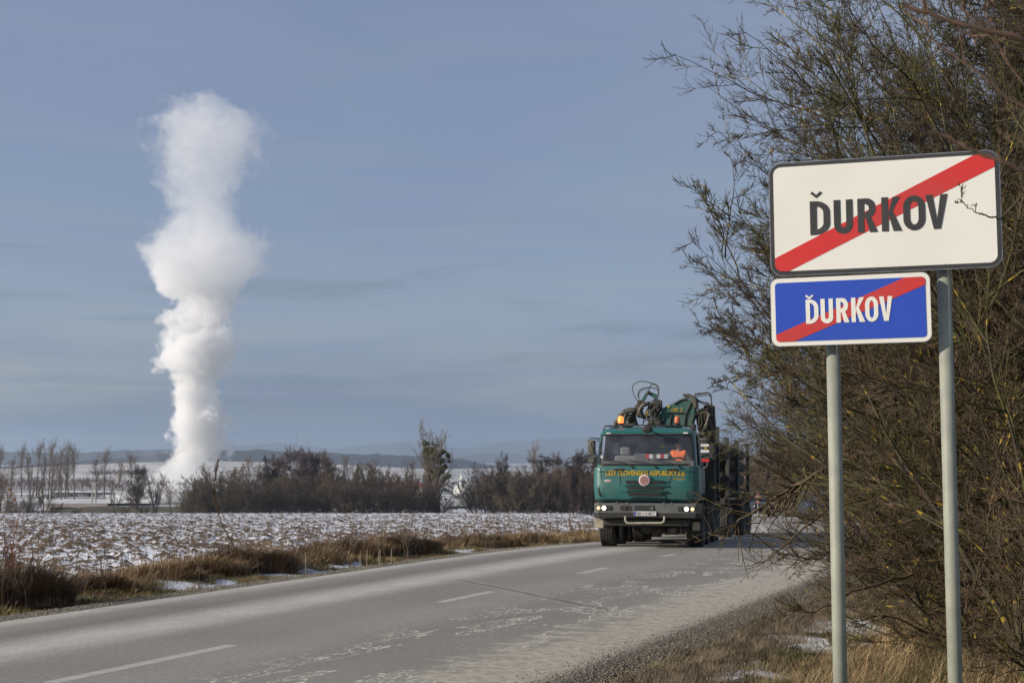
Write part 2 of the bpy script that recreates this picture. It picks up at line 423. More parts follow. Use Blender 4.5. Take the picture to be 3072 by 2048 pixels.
def lpatch(X, Y):
    out = np.zeros_like(X)
    for u, v, rx, ry in LS:
        yy = CH*F/(v-1380); xx = (u-1536)/F*yy
        out = np.maximum(out, 1.1-np.hypot((X-xx)/rx, (Y-yy)/(ry*2.6))+.1-1.3*np.abs(fbm(X*3.4, Y*3.4, 3, 44)-.5)*2)
    return np.clip(out, 0, 1)
def lsn(X, Y, q, s):
    f = fbm(X*.75, Y*.75, 3, 43)
    return .62*lpatch(X, Y)+.10*np.exp(-((q+5.2)/.8)**2)+f*.8-.36+.20*np.clip((-6.5-q)/1.2, 0, 1)-.6*np.clip((q+4.5)/.5, 0, 1)-.35*np.clip((Y-55)/10, 0, 1)
mvl = m_grass_ground('dead_grass_ground', (.13, .095, .045), (.09, .07, .035), (.055, .045, .02), .50, .60)
verge('verge', -8.7, -3.45, 2, 120, .12, .14, mvl, lh, lsn)
def rh(X, Y, q, s):
    return -.045+.10*np.clip((q-4.3)/1.2, 0, 1)*(.6+.8*fbm(X*1.1, Y*1.1, 3, 51))+.05*(fbm(X*4, Y*4, 2, 52)-.5)+.25*np.clip((q-6.5)/3, 0, 1)
SN = [(2600, 1752, 1.3, .6), (2440, 1882, .75, .32), (2560, 1885, .6, .32), (2380, 1925, .6, .28), (2140, 2030, .6, .2), (2300, 2030, .4, .12), (2310, 1905, .35, .12), (2480, 1805, .5, .12), (2590, 1940, .35, .1), (2230, 1985, .3, .1), (2465, 1955, .4, .1), (2660, 1700, .9, .5), (2560, 1690, .8, .4)]
def rsn(X, Y, q, s):
    out = .04*np.ones_like(X)
    for u, v, rx, ry in SN:
        yy = CH*F/(v-1380); xx = (u-1536)/F*yy
        out = np.maximum(out, .92-.62*np.hypot((X-xx)/rx/.8, (Y-yy)/(ry*3.2)))
    return np.minimum(out, .72)+.45*(fbm(X*3.4, Y*3.4, 3, 53)-.5)-.12
mvr = m_grass_ground('winter_grass_ground', (.115, .09, .045), (.08, .082, .03), (.06, .045, .025), .64, .72)
verge('roadside', 3.55, 18, 2, 120, .1, .12, mvr, rh, rsn)

# road
def m_road():
    m, t, b = newmat('salt_stained_asphalt'); uvv = t.uv(); q, s, _ = t.xyz(uvv)
    st = t.cxyz(t.m('MULTIPLY', q, 1.), t.m('MULTIPLY', s, .12), 0.)
    st2 = t.cxyz(t.m('MULTIPLY', q, 1.), t.m('MULTIPLY', s, .35), 0.)
    ns = t.noise(st, 1.3, 5., .6); nf = t.noise(uvv, 55., 4., .7); nm = t.noise(st2, 3.2, 6., .65); big = t.noise(uvv, .35, 4.)
    qw = t.m('ADD', q, t.m('MULTIPLY', t.m('SUBTRACT', ns, .5), .5))
    def band(c, wd): return t.mr(t.m('ABSOLUTE', t.m('SUBTRACT', qw, c)), 0., wd, 1., 0.)
    salt = t.m('MULTIPLY', band(-1.8, .85), .95)
    salt = t.m('ADD', salt, t.m('MULTIPLY', band(-3.65, .5), .75))
    salt = t.m('ADD', salt, t.m('MULTIPLY', band(.5, .8), .16))
    salt = t.m('ADD', salt, t.m('MULTIPLY', band(2.75, .4), .12))
    salt = t.m('MULTIPLY', salt, t.mr(nm, .25, .7, .7, 1.2))
    dark = t.m('ADD', t.m('MULTIPLY', band(-2.75, .5), .8), t.m('MULTIPLY', band(1.45, .7), .3))
    col = t.mix(t.mr(big, .35, .65), (.255, .238, .208), (.225, .21, .185))
    col = t.mix(t.m('MULTIPLY', dark, t.mr(nm, .2, .7, .6, 1.)), col, (.165, .158, .145))
    col = t.mix(t.m('MULTIPLY', salt, .95), col, (.50, .475, .43))
    g2 = t.noise(uvv, 17., 3., .7); col = t.mix(t.mr(g2, .35, .5, .38, 0.), col, (.12, .112, .098)); col = t.mix(t.mr(g2, .54, .68, 0., .4), col, (.42, .40, .35))
    col = t.mix(t.mr(nf, .45, .78, 0., .42), col, (.30, .285, .255)); col = t.mix(t.mr(nf, .25, .42, .5, 0.), col, (.09, .086, .08))
    # dried salt-water outlines: contour lines of a noise field, right half of the road
    cn = t.noise(t.cxyz(t.m('MULTIPLY', q, 1.), t.m('MULTIPLY', s, .33), 3.), 1.15, 6., .58, .15)
    ln = t.mr(t.m('ABSOLUTE', t.m('SUBTRACT', cn, .5)), .002, .008, 1., 0.)
    ln2 = t.mr(t.m('ABSOLUTE', t.m('SUBTRACT', cn, .545)), .002, .007, 1., 0.)
    reg = t.m('MULTIPLY', t.mr(qw, .7, 1.4), t.mr(t.noise(uvv, .5, 3.), .36, .46))
    col = t.mix(t.m('MULTIPLY', t.m('MAXIMUM', ln, t.m('MULTIPLY', ln2, .7)), t.m('MULTIPLY', reg, 1.)), col, (.62, .58, .48))
    # straight transverse wet joints
    j = t.m('ABSOLUTE', t.m('SUBTRACT', t.m('ADD', s, t.m('ADD', t.m('MULTIPLY', q, .9), t.m('MULTIPLY', t.noise(uvv, 1.2, 3.), .35))), 19.9))
    jm = t.m('MULTIPLY', t.mr(j, .02, .10, 1., 0.), t.mr(t.m('ABSOLUTE', t.m('SUBTRACT', q, .6)), 1.4, 2.2, 1., 0.))
    col = t.mix(t.m('MULTIPLY', jm, .7), col, (.115, .115, .118))
    j2 = t.mr(t.m('ABSOLUTE', t.m('SUBTRACT', j, .17)), .0, .05, 1., 0.)
    col = t.mix(t.m('MULTIPLY', t.m('MULTIPLY', j2, t.mr(t.m('ABSOLUTE', t.m('SUBTRACT', q, .6)), 1.6, 2.6, 1., 0.)), .5), col, (.4, .38, .33))
    # sandy right margin with finger-like ripples across the road
    rip = t.noise(t.cxyz(t.m('MULTIPLY', q, .45), t.m('MULTIPLY', s, 1.), 0.), 4.2, 5., .6)
    e = t.m('ADD', q, t.m('ADD', t.m('MULTIPLY', t.m('SUBTRACT', rip, .5), 2.6), t.m('MULTIPLY', t.m('SUBTRACT', ns, .5), 1.5)))
    sand = t.mr(e, 2.55, 3.05)
    scol = t.mix(t.mr(t.noise(uvv, 9., 6., .7), .38, .62), (.52, .475, .385), (.33, .30, .245))
    col = t.mix(t.m('MULTIPLY', sand, .85), col, scol)
    dots = t.noise(uvv, 30., 3., .8)
    col = t.mix(t.m('MULTIPLY', t.mr(dots, t.mr(q, 3.6, 4.15, .60, .36), t.mr(q, 3.6, 4.15, .66, .46)), t.mr(t.m('ADD', q, t.m('MULTIPLY', ns, .8)), 3.6, 4.2)), col, (.08, .07, .055))
    # small black repairs / tar specks
    tar = t.noise(t.cxyz(t.m('MULTIPLY', q, 1.), t.m('MULTIPLY', s, .28), 7.), 2.4, 6., .7)
    col = t.mix(t.m('MULTIPLY', t.mr(tar, .70, .74), .8), col, (.05, .05, .05))
    # painted, worn centre dashes
    wn = t.noise(uvv, 6., 6., .75)
    def dash(c, a0, a1):
        f = t.m('MULTIPLY', t.mr(t.m('ABSOLUTE', t.m('SUBTRACT', q, c)), .07, .085, 1., 0., 'LINEAR'), t.mr(s, a0, a0+.05))
        return t.m('MULTIPLY', f, t.mr(s, a1-.05, a1, 1., 0.))
    dd = None
    for a0, a1 in DASH:
        k = dash(0., a0, a1); dd = k if dd is None else t.m('MAXIMUM', dd, k)
    col = t.mix(t.m('MULTIPLY', dd, t.mr(wn, .3, .55, .55, .95)), col, (.44, .43, .40))
    t.set(b.inputs['Base Color'], col)
    t.set(b.inputs['Roughness'], t.mr(nf, .3, .7, .78, .95)); b.inputs['Specular IOR Level'].default_value = .3
    t.set(b.inputs['Normal'], t.bump(nf, .35, .008)); return m
def gp(u, v):
    y = CH*F/(v-1380); return qs((u-1536)/F*y, y)
DASH = []
for (a, b_) in (((120, 2035), (690, 1925)), ((1275, 1800), (1460, 1768)), ((1700, 1715), (1790, 1698)), ((1950, 1665), (2010, 1658))):
    A, B = gp(*a), gp(*b_); DASH.append((float(A[1]), float(B[1])))
print('DASH', DASH, [float(gp(*a)[0]) for a in ((120, 2035), (690, 1925), (1275, 1800), (1700, 1715), (2010, 1658))])
DASH += [(1., 4.), (38., 41), (47, 50), (56, 59)]
qq, ss = np.meshgrid(np.concatenate([[-4.0, -3.82], np.arange(-3.6, 3.7, .3), [3.9, 4.15, 4.4]]), np.arange(-12, 135, .35))
jit = np.zeros_like(qq); jit[:, 0] = .22*(fbm(ss[:, 0]*.8, ss[:, 0]*0, 3, 61)-.5); jit[:, -1] = .75*(fbm(ss[:, 0]*.9, ss[:, 0]*0, 4, 62)-.5); jit[:, -2] = .5*jit[:, -1]
qj = qq+jit; X, Y = road_xy(qj, ss)
Z = base(Y)+.012-.012*(qq/3)**2*.5; Z[:, 0] -= .06; Z[:, -1] -= .04
V, Q = grid(X, Y, Z); me = npmesh('road', V, Q); uvl = me.uv_layers.new(name='UVMap')
li = np.empty(len(me.loops), np.int32); me.loops.foreach_get('vertex_index', li)
UV = np.stack([qj.ravel(), ss.ravel()], -1)[li].astype(np.float32); uvl.data.foreach_set('uv', UV.ravel())
tag(link('road', me, m_road(), None, True), kind='structure')

# gravel along both road edges
def gravel(name, n, q0, q1, s0, s1, r0, r1, mat, seed, mode):
    rg = np.random.default_rng(seed)
    s = s0+(s1-s0)*rg.random(n)**1.3; q = q0+(q1-q0)*rg.random(n) if mode == 0 else np.clip(rg.normal((q0+q1)/2, (q1-q0)/4, n), q0-.4, q1+.3)
    x, y = road_xy(q, s); r = rg.uniform(r0, r1, n)*rg.uniform(.6, 1.3, n)
    oc = np.array([[1, 0, 0], [-1, 0, 0], [0, 1, 0], [0, -1, 0], [0, 0, .8], [0, 0, -.6]])
    Fo = np.array([[0, 2, 4], [2, 1, 4], [1, 3, 4], [3, 0, 4], [2, 0, 5], [1, 2, 5], [3, 1, 5], [0, 3, 5]])
    a = rg.uniform(0, 6.28, n); rot = np.stack([np.stack([np.cos(a), -np.sin(a), 0*a], -1), np.stack([np.sin(a), np.cos(a), 0*a], -1), np.stack([0*a, 0*a, 1+0*a], -1)], 1)
    vv = oc[None]*rg.uniform(.7, 1.3, (n, 6, 3)); vv = np.einsum('nij,nkj->nki', rot, vv)*r[:, None, None]
    vv += np.stack([x, y, base(y)+.0+r*.4+(.0 if q1 > 0 else -.01)], -1)[:, None, :]
    Fa = (Fo[None]+6*np.arange(n)[:, None, None]).reshape(-1, 3)
    return tag(link(name, npmesh(name, vv.reshape(-1, 3), Fa), mat), label, 'gravel', kind='stuff')
def m_gravel(name, a_, b_, c_):
    m, t, b = newmat(name); p = t.pos(); n = t.noise(p, 40., 2.)
    col = t.mix(t.mr(n, .42, .5), a_, b_); col = t.mix(t.mr(n, .56, .62), col, c_)
    t.set(b.inputs['Base Color'], col); b.inputs['Roughness'].default_value = .9; return m
label = 'loose pale gravel and grit between asphalt and verge on the sign side'
gravel('gravel', 42000, 3.75, 4.75, 8, 42, .0035, .0105, m_gravel('grit', (.30, .27, .215), (.13, .115, .09), (.045, .04, .035)), 3, 1)
label = 'narrow strip of grey grit along the field side of the road'
gravel('gravel', 34000, -4.3, -3.7, 12, 45, .004, .012, m_gravel('grey_grit', (.27, .25, .21), (.16, .145, .12), (.36, .33, .28)), 4, 0)
# ------------------------------------------------------------------ far hills
def hill(name, prof, Y, y0, y1, mat, zb=-13., xpad=0, rough=0., n=160, seed=1):
    us = np.linspace(prof[0][0], prof[-1][0], n); vs = np.interp(us, [p[0] for p in prof], [p[1] for p in prof])
    zr = CH+(1380-vs)/F*Y; x = (us-1536)/F*Y
    yy = np.concatenate([np.linspace(y0, Y, 24), np.linspace(Y, y1, 16)[1:]])
    k = np.where(yy < Y, (yy-y0)/(Y-y0), (y1-yy)/(y1-Y)); k = np.sin(k*np.pi/2)**1.15
    X, YY = np.meshgrid(x, yy); Z = zb+(zr[None]-zb)*k[:, None]-.4*(1-k[:, None])
    if rough: Z = Z+rough*k[:, None]*(fbm(X*.03, YY*.03, 4, seed)-.5)
    X = X*(YY/Y)**.0
    V, Q = grid(X, YY, Z); return tag(link(name, npmesh(name, V, Q), mat, None, True), kind='structure')
hill('snowy_field_hill', [(-700, 1450), (-100, 1420), (0, 1413), (100, 1408), (250, 1402), (300, 1392), (450, 1386), (550, 1384), (640, 1383), (900, 1389), (1100, 1399), (1250, 1408), (1330, 1416), (1450, 1432), (1700, 1452), (2300, 1475)],
     1400, 860, 2100, m_snowhill('snow_field', (.50, .49, .48), (.34, .33, .31), .012, .45, .62))
mf = pm('bare_forest', (.055, .058, .072), (.038, .042, .055), .02, .95, detail=8)
hill('forest_hill', [(-300, 1440), (200, 1404), (300, 1392), (450, 1374), (600, 1358), (700, 1352), (800, 1351), (900, 1357), (1100, 1364), (1280, 1371), (1390, 1381), (1450, 1394), (1560, 1402), (1700, 1405), (2200, 1400), (3200, 1400)], 3500, 2500, 4600, mf, rough=14, seed=3)
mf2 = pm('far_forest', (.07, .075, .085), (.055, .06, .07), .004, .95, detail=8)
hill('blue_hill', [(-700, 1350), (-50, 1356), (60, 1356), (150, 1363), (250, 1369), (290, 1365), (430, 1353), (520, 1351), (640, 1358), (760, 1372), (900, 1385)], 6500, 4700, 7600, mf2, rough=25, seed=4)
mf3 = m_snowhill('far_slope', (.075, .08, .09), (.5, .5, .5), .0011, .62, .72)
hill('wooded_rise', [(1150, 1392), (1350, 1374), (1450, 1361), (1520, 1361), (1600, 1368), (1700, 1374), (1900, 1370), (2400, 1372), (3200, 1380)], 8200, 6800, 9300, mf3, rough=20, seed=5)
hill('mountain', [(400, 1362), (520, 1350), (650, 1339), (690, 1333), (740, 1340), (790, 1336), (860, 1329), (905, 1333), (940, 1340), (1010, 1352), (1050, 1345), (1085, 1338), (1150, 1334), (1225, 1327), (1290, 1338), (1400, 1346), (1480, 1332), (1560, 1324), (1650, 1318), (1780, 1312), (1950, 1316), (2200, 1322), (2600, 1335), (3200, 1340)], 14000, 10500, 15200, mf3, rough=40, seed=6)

# ------------------------------------------------------------------ steam
def steam(name, prof, Y, dens_pts, mat_dens, label, cat, pad=1.7, nscale=.06, depthk=1., soft=None, erode=1.5, edge=0.):
    """prof: (v, u_left, u_right) in the photo, turned into metres at distance Y"""
    z = [CH+(1380-p[0])/F*Y*1.0 for p in prof]; xl = [(p[1]-1536)/F*Y for p in prof]; xr = [(p[2]-1536)/F*Y for p in prof]
    z0, z1 = min(z), max(z); H = z1-z0
    cx = [(a+b)/2 for a, b in zip(xl, xr)]; hw = [(b-a)/2*1.02 for a, b in zip(xl, xr)]
    o = sorted(zip(z, cx, hw)); z = [q[0] for q in o]; cx = [q[1] for q in o]; hw = [q[2] for q in o]
    c0 = sum(cx)/len(cx); hm = max(hw)
    # closed hull a little wider than the steam
    vs = []; fs = []; n = 28; lv = 40
    for i in range(lv+1):
        zz = z0-1+(H+14)*i/lv; c = np.interp(zz, z, cx); h = max(np.interp(zz+dz, z, hw) for dz in (-8, 0, 8))*pad+1.5
        if i == lv: h *= .5
        for j in range(n):
            a = 2*math.pi*j/n; vs.append((c+h*math.cos(a), h*depthk*math.sin(a), zz-z0))
    fs = [(i*n+j, i*n+(j+1) % n, (i+1)*n+(j+1) % n, (i+1)*n+j) for i in range(lv) for j in range(n)]+[tuple(range(n-1, -1, -1)), tuple(range(lv*n, lv*n+n))]
    m = bpy.data.materials.new('steam'); m.use_nodes = True; t = NT(m.node_tree); t.n.remove(m.node_tree.nodes['Principled BSDF'])
    out = m.node_tree.nodes['Material Output']
    p = t.obj(); x, y, zz = t.xyz(p); zz = t.m('ADD', zz, t.m('MULTIPLY', t.m('SUBTRACT', t.noise(t.vm('ADD', p, (31., 7., 3.)), nscale*.75, 3., .6), .5), H*.17)); tz = t.m('DIVIDE', zz, H, clamp=True)
    def curve(vals, ts=None):
        ts = ts or [(q-z0)/H for q in z]; fc = t.n.new('ShaderNodeFloatCurve'); c = fc.mapping.curves[0]
        mn, mx = min(vals), max(vals); rg_ = max(mx-mn, 1e-6)
        c.points[0].location = (0, 0); 
        pts = sorted(zip(ts, vals))
        c.points[0].location = (pts[0][0], (pts[0][1]-mn)/rg_); c.points[1].location = (pts[-1][0], (pts[-1][1]-mn)/rg_)
        for a, b in pts[1:-1]: c.points.new(a, (b-mn)/rg_)
        fc.mapping.update(); t.l.new(tz, fc.inputs['Value'])
        return t.m('ADD', t.m('MULTIPLY', fc.outputs[0], rg_), mn)
    # billowing: distort the lookup position
    fz = t.m('MULTIPLY', t.m('SUBTRACT', t.noise(p, nscale*.55, 2.), .5), 13.)
    X = t.m('SUBTRACT', t.m('ADD', x, fz), curve(cx)); Wd = curve(hw)
    yk = t.m('DIVIDE', y, depthk)
    r = t.m('DIVIDE', t.m('SQRT', t.m('ADD', t.m('MULTIPLY', X, X), t.m('MULTIPLY', yk, yk))), Wd)
    n1 = t.noise(p, nscale, 7., .58, .35)
    n2 = t.noise(p, nscale*3.6, 6., .62, .3)
    f = t.m('ADD', t.m('MULTIPLY', t.m('SUBTRACT', 1.0, r), t.m('DIVIDE', Wd, 17.) if Y > 640 else 1.), t.m('ADD', t.m('MULTIPLY', t.m('SUBTRACT', n1, .5), t.mr(tz, .3, .8, erode*.9, erode*.95)), t.m('MULTIPLY', t.m('SUBTRACT', n2, .5), 1.5)))
    sft = curve([s_[1] for s_ in soft], [s_[0] for s_ in soft]) if soft else .3
    d = t.mr(f, edge, t.m('ADD', sft, edge)); 
    dn = t.m('MULTIPLY', d, curve([q[1] for q in dens_pts], [q[0] for q in dens_pts]))
    dn = t.m('MULTIPLY', dn, t.mr(t.m('DIVIDE', zz, H), .985, 1.01, 1., 0.))
    pv = t.node('ShaderNodeVolumeScatter', {'Color': (.985, .985, .985, 1), 'Density': dn, 'Anisotropy': .1})
    t.l.new(pv.outputs[0], out.inputs['Volume'])
    me = bpy.data.meshes.new(name); me.from_pydata(vs, [], fs); me.update()
    o = link(name, me, m); o.location = (0, Y, z0); return tag(o, label, cat)
PL = [(278, 600, 618), (300, 560, 655), (318, 480, 720), (345, 440, 755), (400, 440, 775), (440, 452, 765), (500, 452, 745), (550, 455, 730), (600, 462, 725), (640, 475, 730), (680, 460, 750), (720, 425, 775), (760, 412, 786), (800, 430, 765), (835, 448, 715), (870, 470, 690), (900, 515, 690), (950, 515, 688), (1000, 502, 684), (1050, 492, 680), (1090, 496, 668), (1120, 520, 650), (1160, 516, 642), (1200, 515, 650), (1240, 506, 668), (1280, 500, 675), (1320, 508, 662), (1360, 508, 642), (1400, 506, 628), (1440, 500, 610), (1480, 490, 590)]
steam('steam_plume', PL, 650, [(0, .08), (.15, .24), (.45, .2), (.55, .085), (.62, .038), (.8, .026), (1, .034)], None, 'tall white steam plume rising above the valley trees', 'steam',
      soft=[(0, .3), (.1, .12), (.4, .15), (.55, .2), (.7, .25), (1, .25)], erode=2.9, edge=.06)
steam('steam_wisp', [(1215, 448, 462), (1260, 446, 474), (1320, 440, 478), (1380, 425, 490), (1430, 400, 500), (1490, 330, 505)], 610, [(0, .03), (.2, .015), (1, .006)], None, 'faint thin wisp of steam left of the tall plume', 'steam', erode=1.2, nscale=.09)
steam('ground_steam', [(1385, 520, 640), (1420, 440, 650), (1450, 400, 640), (1480, 345, 600), (1500, 315, 570), (1522, 290, 540), (1540, 280, 530)], 520, [(0, .22), (.4, .16), (.75, .05), (1, .01)], None, 'low bluish steam drifting over the valley floor behind the bare trees', 'steam', erode=1.3, nscale=.07, depthk=.8)

# ------------------------------------------------------------------ valley trees
mb_far = pm('far_bark', (.13, .105, .08), (.075, .06, .05), 1.5, .9)
mt_alder = pm('alder_twigs', (.125, .085, .075), (.08, .056, .052), .6, .9, vary=.45)
mt_brown = pm('brown_twigs', (.22, .15, .10), (.15, .105, .075), .5, .9, vary=.3)
mt_pale = pm('pale_twigs', (.26, .20, .145), (.18, .14, .105), .5, .9, vary=.35)
mt_bush = pm('bush_twigs', (.15, .11, .07), (.10, .068, .052), .5, .9, vary=.6)
PT = {}
def farproto(kind):
    s = {'alder': 21, 'poplar': 22, 'broom': 23, 'thicket': 24, 'fan': 25}[kind[:-1]]+100*int(kind[-1]); k = kind[:-1]
    if k == 'alder':
        lv = plant(s, 2, [dict(n=50, l=.44, t0=.12, a=1.05, r=.35, N=5, w=.12, rmin=.03, tk=.1, pw=1.5), dict(n=13, l=.48, a=.8, N=4, r=.5, rmin=.02, w=.2), dict(n=11, l=.6, a=.8, N=3, r=.6, rmin=.017, w=.25)], .14, .09, height=10, N0=12, wob0=.05)
        mt = mt_alder
    if k == 'poplar':
        lv = plant(s, 1, [dict(n=22, l=.5, t0=.36, a=.5, r=.4, N=6, w=.12, rmin=.03, tk=.16, pw=1.6), dict(n=9, l=.5, a=.55, N=4, r=.5, rmin=.015, w=.2, tk=.15), dict(n=5, l=.6, a=.5, N=3, r=.6, rmin=.016, w=.2)], .18, .03, height=10, N0=10, wob0=.03)
        mt = mt_pale
    if k == 'broom':
        lv = plant(s, 7, [dict(n=16, l=.42, t0=.22, a=.5, r=.5, N=5, w=.12, rmin=.03, tk=.12), dict(n=9, l=.5, a=.5, N=4, r=.5, rmin=.02, w=.15, tk=.15), dict(n=7, l=.55, a=.5, N=3, r=.6, rmin=.016, w=.2, tk=.1)], .14, .42, height=9.6, N0=9, wob0=.08, root_r=.4)
        mt = mt_brown
    if k == 'fan':
        lv = plant(s, 3, [dict(n=12, l=.55, t0=.25, a=.6, r=.55, N=7, w=.12, rmin=.035, tk=.1), dict(n=10, l=.45, a=.7, N=5, r=.5, rmin=.022, w=.18), dict(n=8, l=.5, a=.7, N=3, r=.6, rmin=.016, w=.2)], .18, .22, height=8.6, N0=9, wob0=.09, root_r=.15)
        mt = mt_brown
    if k == 'thicket':
        lv = plant(s, 16, [dict(n=14, l=.4, t0=.1, a=.6, r=.5, N=4, w=.15, rmin=.025, tk=.12), dict(n=9, l=.5, a=.6, N=4, r=.6, rmin=.02, w=.2), dict(n=6, l=.6, a=.6, N=3, r=.7, rmin=.016, w=.2)], .07, .5, height=9.5, N0=8, wob0=.1, root_r=2.2)
        mt = mt_bush
    o = make_plant({'alder': 'alder_tree', 'poplar': 'poplar_tree', 'broom': 'willow_tree', 'fan': 'bare_tree', 'thicket': 'thicket_bush'}[k], 'bush' if k == 'thicket' else 'tree', lv, 2, (mb_far, mt), sides=(4, 3))
    o['used'] = 0; return o
def fartree(kind, u, vtop, Y, label, group, wk=1., rz=None, zb=None):
    if kind not in PT: PT[kind] = farproto(kind)
    p = PT[kind]; x = (u-1536)/F*Y; zt = CH+(1380-vtop)/F*Y; zg = float(base(Y))-.3 if zb is None else zb
    s = (zt-zg)/10.; rz = rng.uniform(0, 6.28) if rz is None else rz
    if p['used'] == 0:
        o = p; o.location = (x, Y, zg); o.rotation_euler = (0, 0, rz); o.scale = (s*wk, s*wk, s); o['label'] = label; o['group'] = group
    else: o = copy_tree(p, (x, Y, zg), rz, s*wk, label, group, s)
    p['used'] = p['used']+1; return o
GA = 'bare trees along the far edge of the ploughed field'
L1 = [('fan0', 8, 1412, 398, 'large bare tree cut by the left photo edge at the field rim', 1.0), ('fan1', 140, 1410, 396, 'broad multi stemmed bare tree at the field rim, left of the wooden pole pair', 1.0),
      ('fan0', 95, 1455, 405, 'smaller bare tree just left of the broad multi stemmed one', .8),
      ('fan1', 352, 1432, 402, 'slender bare tree directly right of the wooden pole pair', .8), ('alder1', 415, 1414, 400, 'solitary dark tree with a rounded crown against the white steam', 1.05),
      ('broom1', 472, 1418, 402, 'pale broom shaped tree just right of the dark round crowned one', .85), ('fan0', 520, 1434, 398, 'small fan shaped tree at the left foot of the steam plume', .62),
      ('broom0', 668, 1388, 404, 'wide reddish brown willow just right of the steam plume', 1.35), ('fan1', 705, 1392, 396, 'dark bare tree behind the tall leaning weed', .9),
      ('alder0', 605, 1446, 398, 'low dark alder at the right foot of the steam plume', 1.2),
      ('alder0', 812, 1386, 400, 'leftmost tall alder of the central tree line', 1.1), ('alder1', 838, 1392, 408, 'alder behind and right of the leftmost tall alder', 1.),
      ('alder1', 893, 1368, 397, 'tall alder with the highest narrow pointed tip left of centre', 1.), ('alder0', 926, 1372, 402, 'narrow tipped alder with two curved trunks', .85), ('alder1', 956, 1383, 399, 'slim alder right of the one with curved trunks', .8),
      ('alder0', 982, 1386, 396, 'slim alder beside the tall spreading pale tree', .8), ('broom1', 1032, 1362, 396, 'tall spreading pale bare tree in the middle of the tree line', 1.05), ('thicket0', 1080, 1385, 394, 'dense dark rounded tree right of the tall pale one', .7),
      ('broom0', 1160, 1386, 400, 'wide domed brown willow between the pale tree and the mistletoe tree', 1.25), ('broom1', 1115, 1398, 406, 'domed brown willow left of the wider domed one', .9), ('broom0', 1255, 1374, 410, 'pale hazy crown directly left of the mistletoe tree', .85), ('thicket1', 1215, 1412, 398, 'brown bushy tree below the pale hazy crown', .7),
      ('broom1', 1462, 1393, 396, 'first rounded tree right of the white silo', .75), ('broom0', 1478, 1398, 400, 'second rounded tree right of the white silo', .9), ('alder0', 1511, 1382, 392, 'dark purple tree with a small round tuft at the top', .65),
      ('thicket1', 1542, 1404, 388, 'dark dense tree right of the round tufted one', .75), ('poplar0', 1594, 1376, 430, 'pale thin poplar tip above the dark right hand trees', .9), ('thicket0', 1600, 1398, 390, 'dark dense tree under the pale poplar tip', .8),
      ('alder1', 1637, 1386, 386, 'dark flat topped tree in the right hand wood', 1.2), ('poplar1', 1664, 1372, 430, 'pale thin poplar tip behind the flat topped dark tree', .9), ('thicket1', 1690, 1392, 384, 'reddish dense tree left of the lorry', .8),
      ('alder0', 1728, 1380, 382, 'purple twigged tree second left of the lorry', 1.1), ('alder1', 1768, 1377, 380, 'purple twigged tree partly hidden by the left lorry mirror', 1.1), ('thicket0', 1745, 1400, 376, 'dense brown bush tree under the purple twigged ones', .8),
      ('alder0', 1805, 1382, 378, 'purple twigged tree directly behind the lorry cab', 1.1)]
for k, u, v, Yd, lab, wk in L1: fartree(k, u, v, Yd, 'bare '+lab if 'bare' not in lab else lab, GA, wk)
GP = 'tall thin poplars standing in the valley'
for i, (u, v) in enumerate([(12, 1374), (40, 1379), (72, 1370), (100, 1372), (116, 1364), (133, 1371), (152, 1362), (160, 1369), (183, 1376), (192, 1386), (204, 1366), (213, 1374), (231, 1370), (298, 1379), (318, 1379), (360, 1384), (404, 1388), (742, 1400), (755, 1398), (780, 1392)]):
    fartree('poplar%d' % (i % 2), u, v, 560+(i % 3)*14, 'bare thin poplar, %s' % ['at the far left edge', 'second from the left edge', 'third from the left edge', 'left of the dense poplar clump', 'in the left of the dense clump', 'in the middle of the dense clump', 'tallest of the dense clump', 'beside the tallest of the clump', 'right end of the dense clump', 'short one right of the dense clump', 'with a narrow crown before the forked one', 'directly left of the forked one', 'forked one standing alone in front of the snow', 'leftmost of two near the wooden poles', 'right one of two near the wooden poles', 'behind the slender tree right of the poles', 'behind the dark round crowned tree', 'leftmost of three pale ones right of the leaning weed', 'middle of three pale ones right of the leaning weed', 'rightmost of three pale ones right of the leaning weed'][i], GP, rng.uniform(.8, 1.5))
GB = 'low bushes along the foot of the tree line'
for i, u in enumerate(list(range(625, 1345, 36))+list(range(1436, 1830, 30))):
    fartree('thicket%d' % (i % 2), u+rng.uniform(-10, 10), (1480 if 1262 < u < 1350 else 1432 if u < 1345 else 1418)+rng.uniform(-26, 26)*(0 if 1262 < u < 1350 else 1), rng.uniform(378, 392), 'low bare brown bush in the dense thicket under the tree line', GB, 1.5 if abs(u-1385) > 75 else .8)
for i, (u, v) in enumerate([(20, 1478), (60, 1492), (110, 1490), (175, 1500), (240, 1520), (385, 1512), (440, 1512), (560, 1500), (590, 1480)]):
    fartree('thicket%d' % (i % 2), u, v, 392, 'low bare scrub at the field rim between the separate trees', 'low scrub at the field rim', 1.1)
GR = 'brown thicket beyond the road bend'
for i in range(16):
    u = 2130+i*36; fartree('thicket%d' % (i % 2), u, 1352-10*(i % 3)-i*2, 150+(i % 4)*12, 'dense bare brown thicket bush beyond the road bend behind the lorry', GR, 1.1)
for i in range(12):
    u = 2060+i*52; fartree('thicket%d' % (i % 2), u, 1440+(i % 3)*8, 128+(i % 3)*4, 'low bare brown bush lining the outside of the road bend', 'low bushes outside the road bend', 2.)
